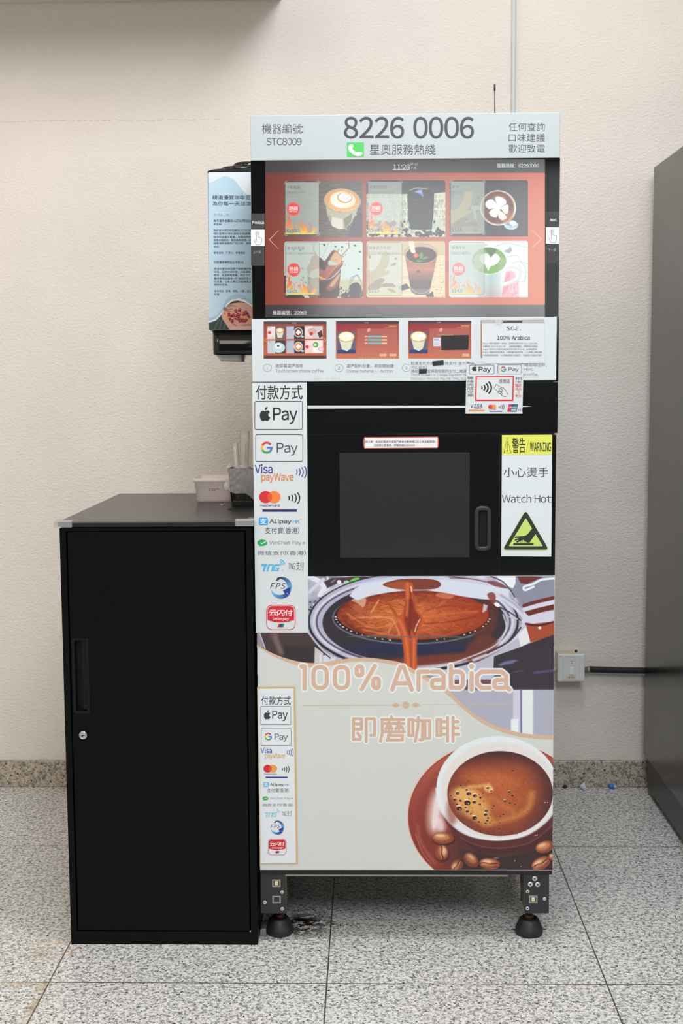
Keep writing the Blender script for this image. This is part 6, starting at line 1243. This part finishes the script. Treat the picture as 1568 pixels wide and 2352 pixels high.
a = .0055; mb = MB(); mb.loft([dring(dxl+a+.003, xr, YD+.008, YD+.15, zb, .018), dring(dxl+a+.001, xr, YD+.006, YD+.152, zb+.004, .02), dring(dxl+a, xr, YD+.005, YD+.155, zm-.0004)]); mb.build('lower_housing', BG, dp)
mx = (dxl+xr)/2; hw = (xr-dxl)/2
mb = MB(); mb.loft([dring(dxl+.001, xr, YD+.002, YD+.16, zt+.0002), dring(dxl-.0005, xr, YD, YD+.162, zt+.004), dring(dxl+.004, xr, YD+.003, YD+.158, zt+.0075, .02), dring(dxl+.02, xr-.002, YD+.016, YD+.145, zt+.0115, .02)])
def dome(cx, cy, r, z, h):
    mb.lathe([(r, 0), (r*1.01, h*.2), (r*.96, h*.5), (r*.82, h*.8), (r*.5, h*.95), (.002, h)], (cx, cy, z), n=36, cap=False)
dome(xr-.058, YD+.066, .056, zt+.0105, .011); dome(xr-.040, YD+.070, .0385, zt+.0205, .014)
mb.build('lid', BG, dp)
na, nb = X_(497, 823, YD+.05), X_(561, 823, YD+.05)
mb = MB(); mb.loft([[(x, y, z+k*(x-na)) for x, y in rrpts(na+i, nb-i*.2, YD+.02+i, YD+.10-i, .012, 5)] for z, i, k in ((zn+.0015, .010, -.03), (zn+.006, .008, -.02), (zb+.001, 0, 0), (zb+.0045, .0, 0))]); mb.build('spout', mat('white_translucent_spout', (226, 226, 224), .35), dp)
cv = Cv(480, 396, 614, 757.5, 1.5)
cv.zf = Q; cv.k = 1/4.7
cv.A = mixc((186, 212, 228), (168, 198, 218), (cv.X-476)/100)/255
cv.poly([(40, 180), (1100, 180), (1100, 480), (560, 455), (490, 440), (430, 380), (370, 300), (310, 265), (250, 258), (190, 285), (130, 320), (40, 322)], (216, 224, 232), 2.5, 1, 4)
cv.poly([(60, 1800), (60, 1780), (100, 1785), (170, 1770), (230, 1700), (270, 1600), (330, 1545), (400, 1528), (470, 1545), (545, 1590), (700, 1680), (700, 1990), (60, 1990)], (158, 186, 204), 3)
cv.poly([(60, 1820), (100, 1815), (160, 1800), (230, 1730), (280, 1640), (340, 1590), (410, 1575), (480, 1595), (560, 1650), (700, 1740), (700, 1990), (60, 1990)], (222, 226, 230), 3)
bg = [(60, 1845), (110, 1835), (170, 1815), (235, 1745), (280, 1660), (340, 1612), (400, 1600), (470, 1615), (545, 1660), (700, 1780), (700, 1990), (60, 1990)]
cv.poly(bg, (52, 66, 60), 3)
for k in range(9): cv.line([(110+k*28, 1990), (140+k*24, 1880), (190+k*16, 1800)], 9, (92, 112, 104) if k % 2 else (36, 48, 44), 8, .7, 4)
cv.poly([(360, 1606), (400, 1601), (470, 1616), (545, 1662), (700, 1785), (700, 1830), (300, 1660)], (60, 54, 44), 8)
SK = (206, 158, 142)
cv.poly([(300, 1645), (380, 1625), (480, 1625), (560, 1670), (720, 1800), (720, 1990), (300, 1990), (320, 1930), (280, 1860), (235, 1790), (232, 1740), (262, 1700), (280, 1660)], SK, 5, 1, 4)
for L in ([(262, 1740), (330, 1830), (400, 1880)], [(250, 1700), (330, 1720)], [(300, 1650), (380, 1660)], [(310, 1960), (420, 1880), (540, 1860)], [(285, 1700), (340, 1690)]): cv.line(L, 9, (128, 82, 72), 8, .8, 5)
cv.poly([(310, 1960), (340, 1890), (440, 1870), (560, 1880), (720, 1900), (720, 1990), (300, 1990)], (222, 178, 160), 8, .9, 4); cv.ell(270, 1690, 24, 16, (150, 98, 88), 8, .5); cv.ell(320, 1655, 30, 14, (168, 118, 106), 8, -.2)
for k in range(64):
    a = rnd.uniform(0, 6.28); r = math.sqrt(rnd.random()); x, y = 405+125*r*math.cos(a), 1768+72*r*math.sin(a); cv.ell(x, y, 15, 13, (120, 24, 44) if k % 4 else (206, 150, 70), 4); cv.ell(x-3, y-4, 9, 7, (196, 48, 76) if k % 4 else (230, 180, 90), 5, al=.9); cv.ell(x-4, y-6, 3, 2, (244, 200, 206), 2, al=.8)
p = Print(YD); p.canvas(cv, 0, lambda X, Y: onY(X, Y, YD)[..., 0] < xr-.001); p.build('label_print', PAPER, dp)
p = Print(YD, 3); p.zf = Q; DB = (44, 56, 66)
p.text('精選優質咖啡豆', 130, 463, 541, 509, DB, w=.0); p.text('為你每一天加油', 130, 528, 541, 575, DB, w=.0)
p.rrect(138, 648, 314, 684, 6, (206, 222, 232)); p.text('咖啡豆介紹', 146, 655, 310, 682, (84, 170, 214), 1, w=.012)
TX = (84, 88, 92)
p.text('烏干達布吉蘇(BUGISU)阿拉比', 142, 724, 546, 754, (40, 40, 44), w=.02, res=2); p.text('卡豆AA', 142, 762, 230, 786, (40, 40, 44), w=.02, res=2)
for t, y in (('來自烏干達的布吉蘇(BUGISU)咖', 828), ('啡豆採用中深烘焙和水洗處理，', 864), ('咖啡味道層次豐富，有著乾梅和', 899), ('果實的酸甜味，酸度柔和溫順，餘', 934), ('韻是濃郁香醇的巧克力味，甜感', 968)): p.text(t, 142, y, 548, y+26, TX, w=.004, res=2)
p.text('特別。', 144, 1004, 210, 1029, TX, w=.004, res=2); p.text('參考風味：巧克力、果實酸甜', 145, 1071, 482, 1098, TX, w=.004, res=2)
p.text('印尼曼特寧阿拉比卡豆AA', 146, 1174, 466, 1199, (40, 40, 44), w=.02, res=2)
for t, y in (('來自印度尼西亞蘇門答臘島的咖', 1243), ('啡豆，採用中深烘焙，口感濃郁，', 1278), ('醇度、苦度表露無遺，除此之外，', 1312), ('曼特寧咖啡還有一種淡淡的泥土', 1347), ('的芳香，也有人將它形容為草本', 1382)): p.text(t, 148, y, 550, y+26, TX, w=.004, res=2)
p.text('植物的芳香。', 150, 1416, 300, 1441, TX, w=.004, res=2); p.text('參考風味：堅果、微酸、木質、泥土', 151, 1485, 550, 1510, TX, w=.004, res=2); p.text('芳香', 151, 1521, 204, 1545, TX, w=.004, res=2)
p.build('label_lettering', PAPER, dp)

bpy.data.objects.remove(_fo); bpy.data.curves.remove(_fc)
